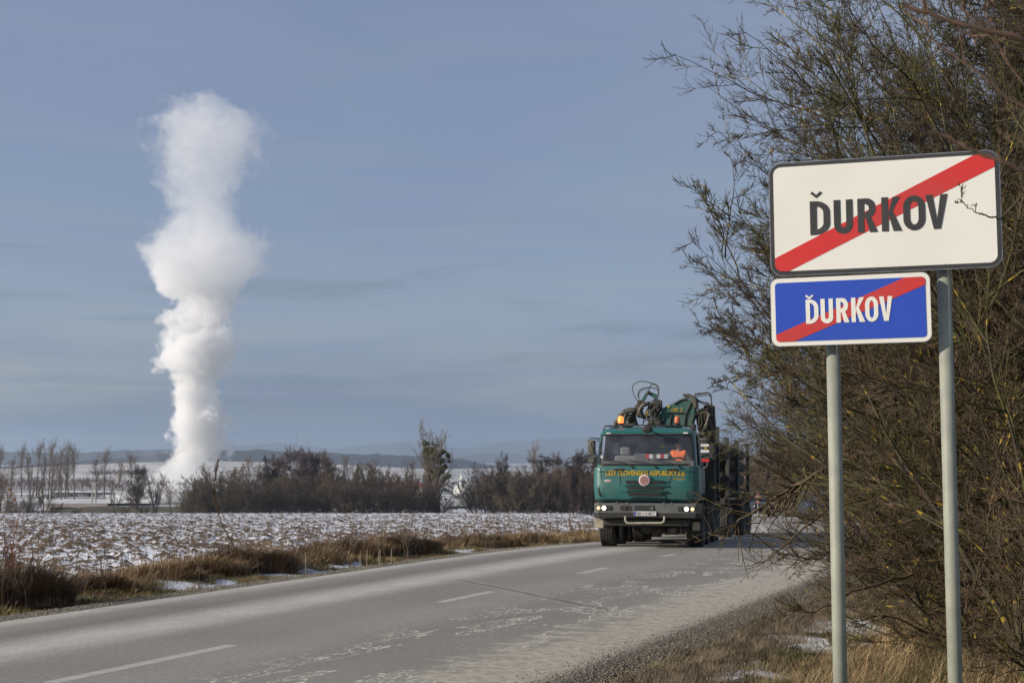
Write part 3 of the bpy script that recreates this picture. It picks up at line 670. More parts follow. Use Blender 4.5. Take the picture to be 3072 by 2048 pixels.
# mistletoe tree
MT = make_plant('mistletoe_tree', 'tree', plant(77, 6, [dict(n=17, l=.5, t0=.25, a=.42, r=.5, N=6, w=.08, rmin=.035, tk=.15), dict(n=9, l=.42, a=.5, N=4, r=.5, rmin=.022, w=.12, tk=.12), dict(n=7, l=.45, a=.5, N=3, r=.6, rmin=.015, w=.2)], .2, .30, height=9.8, N0=10, wob0=.05, root_r=.2), 2, (mb_far, mt_pale), 'tall bare tree studded with dark green mistletoe balls', sides=(4, 3))
Ym = 392; x0 = (1318-1536)/F*Ym; zg = float(base(Ym))-.3; MT.location = (x0, Ym, zg); s = (CH+(1380-1302)/F*Ym-zg)/10.2; MT.scale = (s*1.25, s*1.25, s)
mm = pm('mistletoe_green', (.19, .19, .05), (.11, .12, .035), .9, .8)
def ball():
    rg = np.random.default_rng(5); n = 420; d = norm(rg.normal(size=(n, 3))); L = rg.uniform(.6, 1., n)
    P, Rr, DD = grow(rg, np.zeros((n, 3)), d, L, np.full(n, .03), 4, .35, (0, 0, 0), 0, .9); Rr[:] = np.linspace(.02, .07, 4)[None]
    V, Q = tube_np([(P, Rr)], 3); return npmesh('mistletoe', V, Q)
bme = ball(); bme.materials.append(mm)
for u, v, r in [(1283, 1330, 9), (1276, 1333, 10), (1288, 1331, 8), (1302, 1333, 6), (1310, 1336, 6), (1283, 1352, 17), (1296, 1345, 8), (1303, 1353, 17), (1312, 1360, 12), (1286, 1370, 11), (1304, 1372, 12), (1300, 1378, 9), (1318, 1364, 10), (1322, 1362, 10), (1330, 1355, 12), (1340, 1355, 6), (1328, 1380, 11), (1332, 1383, 8), (1345, 1366, 11), (1349, 1370, 8), (1326, 1388, 6), (1348, 1383, 8), (1336, 1400, 12), (1327, 1402, 9), (1308, 1403, 9), (1302, 1404, 5), (1294, 1411, 8), (1305, 1414, 9), (1322, 1414, 10), (1330, 1413, 10), (1312, 1424, 13), (1318, 1420, 9), (1345, 1429, 11), (1337, 1433, 8), (1352, 1425, 7), (1361, 1449, 6), (1344, 1449, 4), (1338, 1465, 6), (1255, 1371, 3), (1269, 1360, 4), (1271, 1371, 3), (1279, 1322, 4), (1318, 1338, 4), (1340, 1325, 3), (1274, 1395, 3)]:
    b_ = bpy.data.objects.new('mistletoe', bme); C.objects.link(b_); b_.parent = MT
    wx = (u-1536)/F*Ym-x0; wz = CH+(1380-v)/F*Ym-zg
    b_.location = (wx/(s*1.25), rng.uniform(-2.4, -.3), wz/s); rr_ = r/F*Ym*.85; b_.scale = (rr_/(s*1.25), rr_/(s*1.25), rr_/s)

# far belts of wood, nobody could count their trees
def belt(name, n, box, hfun, mat, label):
    rg = np.random.default_rng(len(name)); u = rg.uniform(box[0], box[1], n); Yd = rg.uniform(box[2], box[3], n)
    x = (u-1536)/F*Yd; vt = hfun(u)+rg.uniform(-4, 10, n); zt = CH+(1380-vt)/F*Yd; zg = box[4] if box[4] is not None else -13
    P = np.zeros((n, 4, 3)); z0 = np.full(n, float(zg))+0*u
    lx = rg.normal(0, 2.2, n); ly = rg.normal(0, 2.2, n)
    for i, k in enumerate((0, .35, .7, 1.)):
        P[:, i] = np.stack([x+lx*k, Yd+ly*k, z0+(zt-z0)*k], -1)
    S, D = P[:, 0], norm(P[:, 3]-P[:, 0]); DD = np.repeat(D[:, None], 4, 1); Rr = np.full((n, 4), .09)*np.array([1, .8, .5, .3])
    L = (zt-z0); a, b, c, d = spawn(rg, P, Rr, DD, 14, .25, 1., .5, .2, .35, L, .6, .05); P2, R2, D2 = grow(rg, a, b, c, d, 4, .2, (0, 0, 1), .1)
    a, b, c, d = spawn(rg, P2, R2, D2, 4, .2, 1., .6, .2, .5, c, .8, .04); P3, R3, D3 = grow(rg, a, b, c, d, 3, .2, (0, 0, 1), .1)
    V, Q = tube_np([(P, Rr), (P2, R2), (P3, R3)], 3)
    return tag(link(name, npmesh(name, V, Q), mat), label, 'wood', kind='stuff')
belt('valley_wood', 420, (-60, 395, 690, 760, -13), lambda u: np.interp(u, [-60, 0, 150, 260, 330, 395], [1430, 1436, 1432, 1436, 1432, 1452]), mt_alder, 'grey belt of bare wood across the valley behind the poplars')
belt('hill_wood', 240, (262, 440, 960, 1040, -8), lambda u: np.interp(u, [262, 280, 440], [1420, 1412, 1410]), mt_alder, 'dark bare copse on the snowy hillside left of the plume')
belt('low_scrub', 160, (170, 310, 585, 620, -13), lambda u: u*0+1480, mt_alder, 'dark low scrub strip in front of the snow stripe by the wooden poles')
belt('far_wood', 260, (740, 1260, 700, 800, -13), lambda u: u*0+1438, mt_alder, 'grey belt of bare wood seen through the central tree line')

# strips, bank and structures in the valley
def strip(name, u0, u1, v0, v1, mat, dz=.35, zg=-13., hump=0.):
    us = np.linspace(u0, u1, 30); vs_ = np.linspace(v0, v1, 6); U_, V_ = np.meshgrid(us, vs_); Yd = (CH-(zg+dz))*F/(V_-1380)
    X = (U_-1536)/F*Yd; Z = np.full_like(X, zg+dz)+hump*np.sin(np.linspace(0, np.pi, 6))[:, None]
    V, Q = grid(X, Yd, Z); return tag(link(name, npmesh(name, V, Q), mat), kind='structure')
msn = pm('snow_strip', (.62, .62, .62), (.42, .41, .38), .15, .9, detail=8)
mred = pm('reddish_stubble', (.2, .12, .085), (.3, .27, .22), .2, .9, detail=8)
mgrn = pm('grassy_bank', (.085, .09, .045), (.11, .08, .055), .08, .9)
strip('snow_strip', 150, 760, 1471, 1476, msn); strip('snow_strip', 150, 460, 1498, 1508, msn, .38); strip('stubble_strip', 140, 330, 1508, 1520, mred, .38)
strip('snow_strip', 1330, 1400, 1489, 1516, msn, .4); strip('snow_strip', 700, 1340, 1463, 1467, msn)
b = MB(); n = 24
for i in range(n+1):
    u = 100+i*(640-100)/n; Yb = 425+(4 if i % 2 else 0); x = (u-1536)/F*Yb; zt = CH+(1380-np.interp(u, [100, 220, 300, 520, 600, 640], [1545, 1522, 1517, 1518, 1510, 1512]))/F*Yb
    b.v += [(x, Yb-16, -14), (x, Yb-4, zt), (x, Yb+4, zt), (x, Yb+16, -14)]
b.f = [(i*4+j, i*4+4+j, i*4+5+j, i*4+1+j) for i in range(n) for j in range(3)]
tag(b.build('river_bank', mgrn, None, True), kind='structure')
mcon = pm('weathered_concrete', (.5, .47, .4), (.4, .37, .31), 3, .85)
def hpole():
    r = empty('power_pole', at(281, 1512, 480), 0, 'pair of pale wooden power poles with a crossbar on top, in the valley', 'power pole'); z0 = r.location.z; r.location.z = -13.1
    H = at(281, 1448, 480).z+13.1
    for sx in (-.3, .3): MB().tube([(sx*2.2, 0, 0), (sx*1.6, 0, H)], [.24, .17], 8).build('pole', mcon, r)
    MB().box(-1.5, 1.5, -.15, .15, H-.15, H+.1).build('crossbar', mcon, r)
    m = MB()
    for k in (-1.3, 0, 1.3): m.tube([(k, 0, H+.1), (k, 0, H+.55)], .09, 6)
    m.build('insulator', mcon, r); MB().box(.5, 1.6, -.4, .4, H-2.3, H-1.1).build('transformer', pm('grey_metal', (.2, .21, .2)), r)
hpole()
for i, (u, v0, Yp, lb) in enumerate([(248, 1450, 640, 'thin pale power pole in the valley left of the double pole'), (131, 1455, 640, 'thin pale pole behind the broad multi stemmed tree'), (739, 1447, 600, 'thin pale pole right of the leaning weed'), (1354, 1447, 520, 'grey lamp pole left of the white silo')]):
    z1 = at(u, v0, Yp).z; MBp = MB().tube([(0, 0, 0), (0, 0, z1+13.2)], [.2, .13], 8); r = empty('utility_pole', ((u-1536)/F*Yp, Yp, -13.2), 0, lb, 'utility pole'); MBp.build('pole', mcon, r); MB().box(-.9, .9, -.06, .06, z1+12.6, z1+12.75).build('crossbar', mcon, r)
# white plant with silo
mwh = pm('white_cladding', (.85, .85, .79), (.75, .75, .7), .5, .6)
Yw = 640; r = empty('silo_plant', (at(1380, 1485, Yw).x, Yw, -13), 0, 'white plant with a rounded tank, a tall silo and a chimney between the trees', 'industrial plant')
def px(u): return (u-1380)/F*Yw
def pz(v): return CH+(1380-v)/F*Yw+13
MB().lathe([(0, 4.), (pz(1462), 4.), (pz(1457), 3.4), (pz(1455), 2), (pz(1454.5), .1)], 'z', (px(1388), 0, 0), 20).build('silo', mwh, r, True)
MB().box(px(1361), px(1377), -3, 3, 0, pz(1460)).build('tank_house', mwh, r, bevel=1.1)
MB().box(px(1379), px(1408), -4, 4, 0, pz(1439)).build('tower', mwh, r, bevel=.3)
MB().tube([(px(1385), -1, pz(1440)), (px(1385), -1, pz(1424))], .45, 10).build('chimney', mwh, r); MB().tube([(px(1385), -1, pz(1426)), (px(1385), -1, pz(1422))], [.5, .95], 10).build('chimney_cap', mwh, r)
MB().tube([(px(1380), -1, pz(1440)), (px(1380), -1, pz(1431))], .22, 8).build('vent_pipe', mwh, r)
mroof = pm('red_tiles', (.33, .11, .07), (.25, .09, .06), 1, .8); mwall = pm('cream_wall', (.5, .46, .38), None, 1, .8)
for i, (u, w_, lb) in enumerate([(1135, 9, 'red roofed house glimpsed left behind the domed willow'), (1222, 8, 'red roofed house glimpsed between the domed willow and the mistletoe tree')]):
    Yh = 660; xx = (u-1536)/F*Yh; zt = pz(1447)*Yh/Yw; r = empty('village_house', (xx, Yh, -13), 0, lb, 'house')
    MB().box(-w_, w_, -4, 4, 0, zt-2.5).build('wall', mwall, r); MB().prism([(-w_-.5, zt-2.5), (w_+.5, zt-2.5), (w_-2, zt), (-w_+2, zt)], -4.5, 4.5).build('roof', mroof, r)
# radio masts on the far hill
mst = pm('mast_steel', (.3, .3, .32))
for i, (u, v, lb) in enumerate([(892, 1298, 'taller faint radio mast on the far hills, the left one'), (923, 1304, 'faint radio mast on the far hills, the right one')]):
    Yp = 6000; r = empty('radio_mast', ((u-1536)/F*Yp, Yp, -13), 0, lb, 'radio mast'); z1 = (1380-v)/F*Yp+15
    MB().tube([(0, 0, 0), (0, 0, z1)], [1.3, .9], 4).build('mast', mst, r); m = MB()
    for a in (0, 2.1, 4.2): m.tube([(0, 0, z1*.8), (60*math.cos(a), 60*math.sin(a), 0)], .12, 3)
    m.build('guy_wire', mst, r)
# ------------------------------------------------------------------ roadside hedge
def m_bark(name, c1, c2, moss, yellow, ms=3., ylo=.66):
    m, t, b = newmat(name); p = t.obj(); b.inputs['Roughness'].default_value = .85
    col = t.mix(t.mr(t.noise(p, 9., 4.), .35, .65), c1, c2)
    if moss: col = t.mix(t.mr(t.noise(p, ms, 4.), .42, .6, 0., moss), col, (.085, .088, .022))
    if yellow: col = t.mix(t.mr(t.noise(p, 13., 3., .5), ylo, ylo+.03, 0., yellow), col, (.42, .28, .03))
    t.set(b.inputs['Base Color'], col); return m
mk_tr = m_bark('mossy_bark', (.085, .068, .045), (.045, .036, .026), .9, .9, 3., .60)
mk_tw = m_bark('lichen_twigs', (.085, .058, .04), (.05, .034, .025), .7, .85, 1.7, .645)
mk_tw2 = m_bark('brown_shoots', (.15, .10, .06), (.085, .056, .035), .4, .2, 1.4, .7)
def blackthorn(seed, stems, h, lean, trop, dens=1., spread=.35, mats=(None, None), name='hedge_tree', cat='tree', br=.05, tk=.1, btrop=None, xlim=2.6, hard=True):
    lv = plant(seed, stems, [dict(n=int(16*dens), l=.46, t0=.12, a=.75, r=.42, N=9, w=.09, rmin=.007, tk=tk, trop=btrop or trop),
                             dict(n=11, l=.42, t0=.1, a=.7, r=.5, N=6, w=.12, rmin=.0035, tk=tk*.8, trop=btrop or trop),
                             dict(n=int(12*dens), l=.52, t0=.05, a=.58, r=.6, N=5, w=.11, rmin=.0027, tk=.1, trop=(0, 0, 1)),
                             dict(n=3, l=.26, t0=.15, a=.7, r=.7, N=3, w=.12, rmin=.0018, tip=.7)], br, spread, lean, h, trop, 14, .11, .45, tk, xlim, hard)
    return make_plant(name, cat, lv, 2, mats, sides=(5, 3))
HM = (mk_tr, mk_tw); HM2 = (mk_tr, mk_tw2)
HA = blackthorn(301, 10, 5.2, (-.12, -.05, 0), (-.12, -.05, .5), 1.2, .32, HM, br=.042, btrop=(-.45, -.08, .25))
HB = blackthorn(302, 14, 4.3, (-.28, -.05, 0), (-.32, -.05, .28), 1.1, .42, HM, br=.036, btrop=(-.5, -.05, .1))
HC = blackthorn(303, 11, 3.0, (-.15, 0, 0), (-.25, -.1, .1), 1., .55, HM2, name='hedge_bush', cat='bush', br=.03)
HD = blackthorn(304, 14, 3.4, (-.1, 0, 0), (-.15, -.1, .6), .9, .3, HM2, name='upright_bush', cat='bush', br=.028, tk=.06)
used = set()
def hp(pr, p, d, s=1., rz=0., label='', group='trees and bushes of the roadside hedge'):
    """place at lateral offset p from the road-parallel line through the camera, distance d ahead"""
    x = (p+d*ST)/CT; z = float(base(d))+.05
    if pr.name not in used:
        used.add(pr.name); pr.location = (x, d, z); pr.scale = (s, s, s); pr.rotation_euler = (0, 0, rz); pr['label'] = label; pr['group'] = group; return pr
    return copy_tree(pr, (x, d, z), rz, s, label, group)
hp(HA, .45, 9.6, 1.12, .1, 'tall lichen covered tree arching over the top right corner, nearest of the hedge')
hp(HA, .05, 12.0, 1.12, -.5, 'second tall lichen covered tree, filling the gap above the white town sign')
hp(HA, 1.2, 11.0, 1.15, .9, 'tall tree deep in the hedge behind the nearest lichen covered one')
hp(HB, -1.3, 13.6, 1.12, .05, 'wide tree whose bare boughs reach left over the road beside the blue sign')
hp(HB, .0, 16.8, 1.0, -.35, 'spreading tree second behind the blue sign, boughs low above the lorry')
hp(HA, .2, 16.5, 1.0, .5, 'tree with upright crown behind the right signpost')
hp(HC, -.7, 13.2, .9, .2, 'brown bush low between the two signposts')
hp(HC, -1.0, 15.8, .9, -.4, 'brown bush with twigs drooping towards the gravel, left of the left signpost')
hp(HC, .3, 11.0, .95, .5, 'brown bush at the foot of the hedge right of the right signpost')
hp(HC, -.1, 19.5, 1.0, -.2, 'brown bush further along the hedge, just right of the lorry')
hp(HD, -.15, 9.3, 1.05, .4, 'upright shoots at the lower right edge, nearest clump')
hp(HD, -.5, 11.4, 1.05, 1.4, 'upright shoots right behind the right signpost')
hp(HD, .5, 8.2, 1.1, 2.4, 'upright shoots cut by the right photo edge')
hp(HD, -.7, 14.8, 1.15, 3.4, 'upright shoots between the signposts, behind the brown bush')
hp(HB, .6, 13.5, 1., .7, 'dense tree in the hedge interior behind the right signpost')
hp(HB, .2, 22.5, 1.0, .1, 'spreading tree third along the hedge beyond the lorry shadow')
hp(HC, -.4, 25.5, 1.05, .3, 'brown bush along the hedge beside the far gravel patch')
hp(HB, .2, 29.5, 1.05, -.3, 'fourth spreading tree along the hedge')
hp(HC, -.6, 34.5, 1.2, .6, 'bush where the hedge bends with the road')
hp(HB, .5, 38.5, 1.1, .2, 'hedge tree at the start of the road bend')
hp(HC, .4, 44, 1.3, -.5, 'hedge bush at the outside of the road bend')
hp(HB, 1.0, 50, 1.2, .9, 'last hedge tree before the cars on the bend')
hp(HC, 1.6, 20, 1.3, 1.2, 'bush deep in the hedge behind the spreading trees')
hp(HC, 1.2, 15., 1.3, 2.2, 'bush filling the inner hedge at mid height')
hp(HD, 1.5, 12.5, 1.3, .9, 'upright shoots filling the dark inner hedge')
hp(HA, .5, 10.8, 1.25, 1.9, 'tall tree with many lichen spotted twigs right above the white sign')
hp(HA, -.1, 14.0, 1.3, -.9, 'high tree crown behind the top edge of the white sign')
hp(HC, -.9, 12.0, 1.25, 2.8, 'wide brown bush just right of the left signpost')
hp(HA, .9, 12.8, 1.2, .3, 'tree with mossy limbs filling the sky gap at the upper right, inner row')
hp(HA, .3, 11.2, 1.1, -.3, 'mossy tree between the top of the white sign and the photo top edge')
hp(HA, 1.6, 14.5, 1.35, 1.5, 'tall dense crown at the upper right edge, behind the mossy limbs')
hp(HA, -.2, 15.5, 1.25, .6, 'tall crown whose tips show left of the white sign, upper part')
hp(HB, -1.2, 15.4, 1.05, .35, 'wide tree with fine twigs left of the blue sign, behind the nearest wide one')
hp(HB, -.3, 12.4, 1.05, -.6, 'wide tree right behind both signs')
hp(HA, 3., 18, 1.1, 1.1, 'tall background tree of the hedge, farthest right')

def limb(pts, r0, r1, n=7, seed=0, twig=8, tl=.16):
    """hand-placed bough with side twigs; pts = (u, v, depth) or Vector"""
    P = [at(*p) if not isinstance(p, Vector) else p for p in pts]; rg = np.random.default_rng(seed); Q = []
    for a, b in zip(P[:-1], P[1:]):
        for k in range(n): Q.append(a.lerp(b, k/n))
    Q.append(P[-1]); A = np.array([tuple(q) for q in Q])[None]; A[0, 1:-1] += rg.normal(0, .0035*A[0, 1:-1, 1:2]/6, (A.shape[1]-2, 3))
    Rr = np.linspace(r0, r1, A.shape[1])[None]; DD = np.gradient(A, axis=1); DD = norm(DD); L = np.array([1.])
    out = [(A, Rr)]
    if twig:
        S, D, ln, rd = spawn(rg, A, Rr, DD, twig, .25, 1., .7, .2, tl, L, .5, .0018, 1.); P2, R2, D2 = grow(rg, S, D, ln, rd, 5, .12, (0, 0, 1), .05, .6); out.append((P2, R2))
        S, D, ln, rd = spawn(rg, P2, R2, D2, 4, .2, 1., .8, .2, .35, ln, .8, .0015); P3, R3, D3 = grow(rg, S, D, ln, rd, 3, .2, (0, 0, 1), 0, .8); out.append((P3, R3))
    return out
def bough(name, label, parts, mat, cat='branch', group=None, foot=None):
    V, Q = tube_np([g for p in parts for g in p], 6); r = empty(name, (0, 0, 0), 0, label, cat, group); o = link('branch', npmesh('branch', V, Q), mat, r, True); return r
bough('sign_branch', 'thin lichen spotted twig reaching across the right edge of the white town sign', [limb([Vector((3.6, 6.9, 2.9)), (3130, 655, 6.0), (3040, 662, 5.9), (2996, 656, 5.85), (2950, 645, 5.82), (2926, 632, 5.8)], .006, .0026, 6, 5, 0), limb([(2926, 632, 5.8), (2905, 622, 5.8), (2887, 601, 5.78), (2882, 572, 5.78), (2873, 548, 5.77)], .0022, .0011, 5, 6, 8, .05), limb([(2926, 632, 5.8), (2930, 618, 5.8), (2929, 611, 5.8)], .0018, .0011, 4, 7, 3, .04), limb([(2908, 624, 5.8), (2890, 611, 5.8), (2871, 608, 5.78)], .0018, .0011, 4, 9, 5, .04)], mk_tw)
mnear = pm('reddish_near_bark', (.15, .085, .05), (.09, .055, .035), 20, .7)
bough('near_bush', 'out of focus reddish brown twigs crossing the upper right corner close to the camera',
      [limb([Vector((1.9, 1.8, 0)), Vector((1.7, 1.9, 1.6)), (3400, 300, 1.9), (3072, 118, 1.85), (2850, 62, 1.85), (2712, 16, 1.85)], .006, .0026, 6, 1, 0),
       limb([Vector((1.7, 1.9, 1.6)), (3400, 640, 2.0), (3072, 512, 1.9), (2940, 462, 1.9), (2880, 430, 1.9), (2796, 388, 1.9)], .0045, .0016, 6, 2, 0),
       limb([Vector((1.8, 2.4, 1.6)), (3400, 500, 2.6), (3072, 322, 2.6), (2800, 120, 2.6), (2770, 20, 2.6), (2740, -60, 2.6)], .003, .0013, 6, 3, 5),
       limb([Vector((1.8, 2.4, 1.6)), (3420, 620, 3.1), (3072, 260, 3.1), (2980, 120, 3.1), (2840, -20, 3.1)], .003, .0013, 6, 4, 8)], mnear, 'bush')
bough('low_branch', 'long low bough hanging left over the gravel towards the lorry wheels', [limb([(2760, 1290, 12.6), (2500, 1392, 12.3), (2370, 1465, 12.2), (2265, 1532, 12), (2180, 1585, 12), (2090, 1606, 11.8)], .022, .004, 7, 11, 26, .7),
      limb([(2640, 1480, 12), (2480, 1530, 11.8), (2390, 1600, 11.6), (2300, 1680, 11.5), (2262, 1690, 11.4)], .012, .003, 7, 12, 18, .45), limb([(2560, 1600, 11.8), (2450, 1680, 11.6), (2330, 1655, 11.6), (2240, 1590, 11.5)], .01, .003, 7, 13, 14, .4),
      limb([(2740, 1720, 11.5), (2560, 1775, 11.2), (2430, 1840, 11), (2330, 1800, 11)], .012, .003, 7, 14, 14, .4), limb([(2480, 1400, 12.3), (2330, 1330, 12.3), (2215, 1250, 12.2)], .01, .003, 7, 15, 16, .5)], mk_tw2)

# ------------------------------------------------------------------ grass
def blades(name, x, y, z, h, wd, lean, bend, mat, label, rg, cat='grass', kind='stuff', wind=(0, 0), swirl=(0, 0)):
    n = len(x); a = rg.normal(0, .75, n)+14*fbm((x+swirl[0])*3.1, (y+swirl[1])*3.1, 2, 91); dx, dy = np.cos(a), np.sin(a); px_, py_ = -dy, dx
    k = np.array([0, .4, .75, 1.]); hh = h[:, None]*k*(1-.25*bend[:, None]*k)
    off = h[:, None]*(lean[:, None]*k+bend[:, None]*k**2.2)
    cx = x[:, None]+off*dx[:, None]+wind[0]*h[:, None]*k**2; cy = y[:, None]+off*dy[:, None]+wind[1]*h[:, None]*k**2; cz = z[:, None]+hh
    w_ = wd[:, None]*np.array([1, .85, .55, .12])
    A = np.stack([cx-px_[:, None]*w_, cy-py_[:, None]*w_, cz], -1); B = np.stack([cx+px_[:, None]*w_, cy+py_[:, None]*w_, cz], -1)
    V = np.stack([A, B], 2).reshape(-1, 3); i = np.arange(n)[:, None]*8+np.arange(3)[None]*2
    Q = np.stack([i, i+1, i+3, i+2], -1).reshape(-1, 4)
    o = link(name, npmesh(name, V, Q), mat); return tag(o, label, cat, kind=kind)
def m_blade(name, cols, sc_=1.2):
    m, t, b = newmat(name); p = t.pos(); b.inputs['Roughness'].default_value = .75
    n = t.noise(t.vm('MULTIPLY', p, (1, 1, .15)), 38., 2.); n2 = t.noise(p, sc_, 4.)
    col = t.mix(t.mr(n, .42, .58), cols[0], cols[1]); col = t.mix(t.mr(n2, .45, .6), col, cols[2])
    t.set(b.inputs['Base Color'], col); return m
mg_dead = m_blade('dead_grass', ((.50, .36, .19), (.24, .16, .08), (.17, .11, .055)))
mg_short = m_blade('short_verge_grass', ((.27, .21, .08), (.16, .155, .05), (.24, .165, .07)))
mg_right = m_blade('roadside_grass', ((.34, .25, .13), (.2, .15, .08), (.11, .125, .035)), 1.6)
rg = np.random.default_rng(31)
def left_grass(name, n, q0, q1, s0, s1, hf, mat, label, cond, pw=1.3):
    s = s0+(s1-s0)*rg.random(n)**pw; q = rg.uniform(q0, q1, n); x, y = road_xy(q, s); c = cond(x, y, q, s); ok = rg.random(n) < c
    x, y, q, s, c = x[ok], y[ok], q[ok], s[ok], c[ok]; z = base(y)+lh(x, y, q, s)-.01; h = hf(x, y, q, c)*rg.uniform(.5, 1.25, len(x))
    return blades(name, x, y, z, h, .0028+.0028*rg.random(len(x)), rg.uniform(.05, .6, len(x)), rg.uniform(.1, .8, len(x)), mat, label, rg, wind=(.12, 0))
tc = lambda x, y, q, s: np.clip((fbm(x*.6, y*.6, 3, 71)+.30*np.exp(-((q+6.0)/.5)**2)-.60)*6, 0, 1)*(1-lpatch(x, y)*.95)
left_grass('tall_dead_grass', 80000, -7.4, -5.0, 14, 75, lambda x, y, q, c: .05+.17*c, mg_dead, 'tangled brown dead grass on the bank between field and road', tc)
left_grass('short_verge_grass', 170000, -5.7, -4.15, 12, 75, lambda x, y, q, c: .04+.07*c+0*x, mg_short, 'short yellow green grass strip beside the far gravel edge', lambda x, y, q, s: np.clip(.25+1.2*(fbm(x*1.2, y*1.2, 2, 72)-.2), .1, 1)*(1-lpatch(x, y)))
# single grass tussocks one can tell apart
mtus = (pm('tussock_heart', (.09, .06, .03), (.06, .04, .02), 8, .95))
def tussock(name, u, v, W, H, label, n=5200, dark=False, up=.5):
    n = int(n*.6); v = v-6 if u < 250 else v-16
    y = CH*F/(v-1380); x = (u-1536)/F*y; q, s = qs(x, y); z = float(base(y))+float(lh(np.array(x), np.array(y), q, s))-.02
    a = rg.uniform(0, 6.283, n); r_ = np.sqrt(rg.random(n)); ox, oy = r_*np.cos(a)*W, r_*np.sin(a)*W*.55
    h = H*(1.05-.55*r_)*rg.uniform(.55, 1.2, n); zz = np.zeros(n)
    root = empty(name, (x, y, z), 0, label, 'grass tussock', 'dead grass tussocks on the field side bank')
    o = blades('blades', ox, oy, zz, h, rg.uniform(.003, .0085, n), rg.uniform(.05, 1.2-up, n)*rg.uniform(.3, 1.3, n), rg.uniform(.1, 1.5-up, n), mg_dead if not dark else mg_dark, None, rg, None, None, swirl=(x, y)); o.parent = root
    del_ = [k for k in ('kind', 'category') if k in o]
    for k in del_: del o[k]
mg_dark = m_blade('dark_dead_grass', ((.36, .24, .13), (.13, .085, .045), (.11, .072, .04)))
tussock('grass_tussock', 55, 1800, .85, .75, 'large dark brown grass clump at the left photo edge', 6500, True, .55)
tussock('grass_tussock', 150, 1792, .35, .55, 'dark grass clump with upright stems right of the left edge clump', 2600, False, .6)
tussock('grass_tussock', 305, 1772, .6, .38, 'fluffy light brown tussock, second one along the bank', 6000, False, .3)
tussock('grass_tussock', 475, 1742, .75, .42, 'light brown tussock left of the snow hollow', 6000, False, .4)
tussock('grass_tussock', 600, 1728, .9, .45, 'long low light brown tussock above the first snow hollow', 7000, False, .3)
tussock('grass_tussock', 745, 1715, .95, .62, 'big dark domed tussock under the tall leaning weed', 8000, True, .4)
tussock('grass_tussock', 930, 1690, .9, .38, 'brown tussock behind the short cut stalk', 5000, False, .4)
tussock('grass_tussock', 1040, 1672, 1.1, .5, 'wide dark brown tussock in the middle of the bank', 7000, True, .5)
tussock('grass_tussock', 1190, 1662, 1., .5, 'dark tussock below the bare young shrubs', 6500, True, .5)
tussock('grass_tussock', 1420, 1632, 1.2, .42, 'grassy hump beside the snow streaks near the bend of the verge', 6000, True, .4)
tussock('grass_tussock', 1580, 1622, 1.3, .4, 'golden brown tussock left of the lorry', 6000, False, .5)
tussock('grass_tussock', 1680, 1616, 1.2, .4, 'golden brown tussock second left of the lorry', 5000, False, .5)
tussock('grass_tussock', 1765, 1612, 1.1, .4, 'golden brown tussock touching the lorry bumper in view', 5000, False, .5)
# right verge grass
def rz_(x, y, q, s): return base(y)+rh(x, y, q, s)
n = 330000; s = 9.5+24*rg.random(n)**1.7; q = rg.uniform(4.25, 10., n); x, y = road_xy(q, s)
den = np.clip(.35+1.5*(fbm(x*1.6, y*1.6, 3, 81)-.35), .06, 1)*np.clip((q-4.1)/.5, .1, 1); sn = rsn(x, y, q, s); den = den*np.clip(1.25-sn*1.7, .03, 1)
ok = rg.random(n) < den; x, y, q, s = x[ok], y[ok], q[ok], s[ok]; k = np.clip((q-5.6)/1.6, 0, 1)
h = (.035+.05*fbm(x*2.2, y*2.2, 2, 82)+.16*k)*rg.uniform(.5, 1.3, len(x))
blades('roadside_grass', x, y, rz_(x, y, q, s)-.01, h, rg.uniform(.0016, .0036, len(x)), rg.uniform(.2, 1.1, len(x)), rg.uniform(.1, 1., len(x)), mg_right, 'short brown and green winter grass covering the verge under the signs', rg)
n = 26000; s = 9.5+14*rg.random(n)**1.4; q = rg.uniform(6.3, 9.5, n); x, y = road_xy(q, s); ok = rg.random(n) < np.clip((fbm(x*1.1, y*1.1, 3, 83)-.4)*4, 0.05, 1); x, y, q, s = x[ok], y[ok], q[ok], s[ok]
h = rg.uniform(.18, .5, len(x)); blades('tall_dry_grass', x, y, rz_(x, y, q, s)-.01, h, rg.uniform(.0016, .0034, len(x)), rg.uniform(.1, .7, len(x)), rg.uniform(.1, 1., len(x)), mg_dead, 'tall dry straw coloured grass at the foot of the hedge', rg)
# sparse brown weeds near gravel
n = 60000; s = 10+26*rg.random(n)**1.5; q = rg.normal(5.0, .32, n); x, y = road_xy(q, s); h = rg.uniform(.03, .12, n)
blades('verge_weeds', x, y, rz_(x, y, q, s)-.01, h, rg.uniform(.0015, .003, n), rg.uniform(.1, .7, n), rg.uniform(.1, .6, n), m_blade('grey_brown_weeds', ((.2, .155, .105), (.13, .095, .065), (.16, .12, .08))), 'grey brown weeds along the gravel margin under the signs', rg)

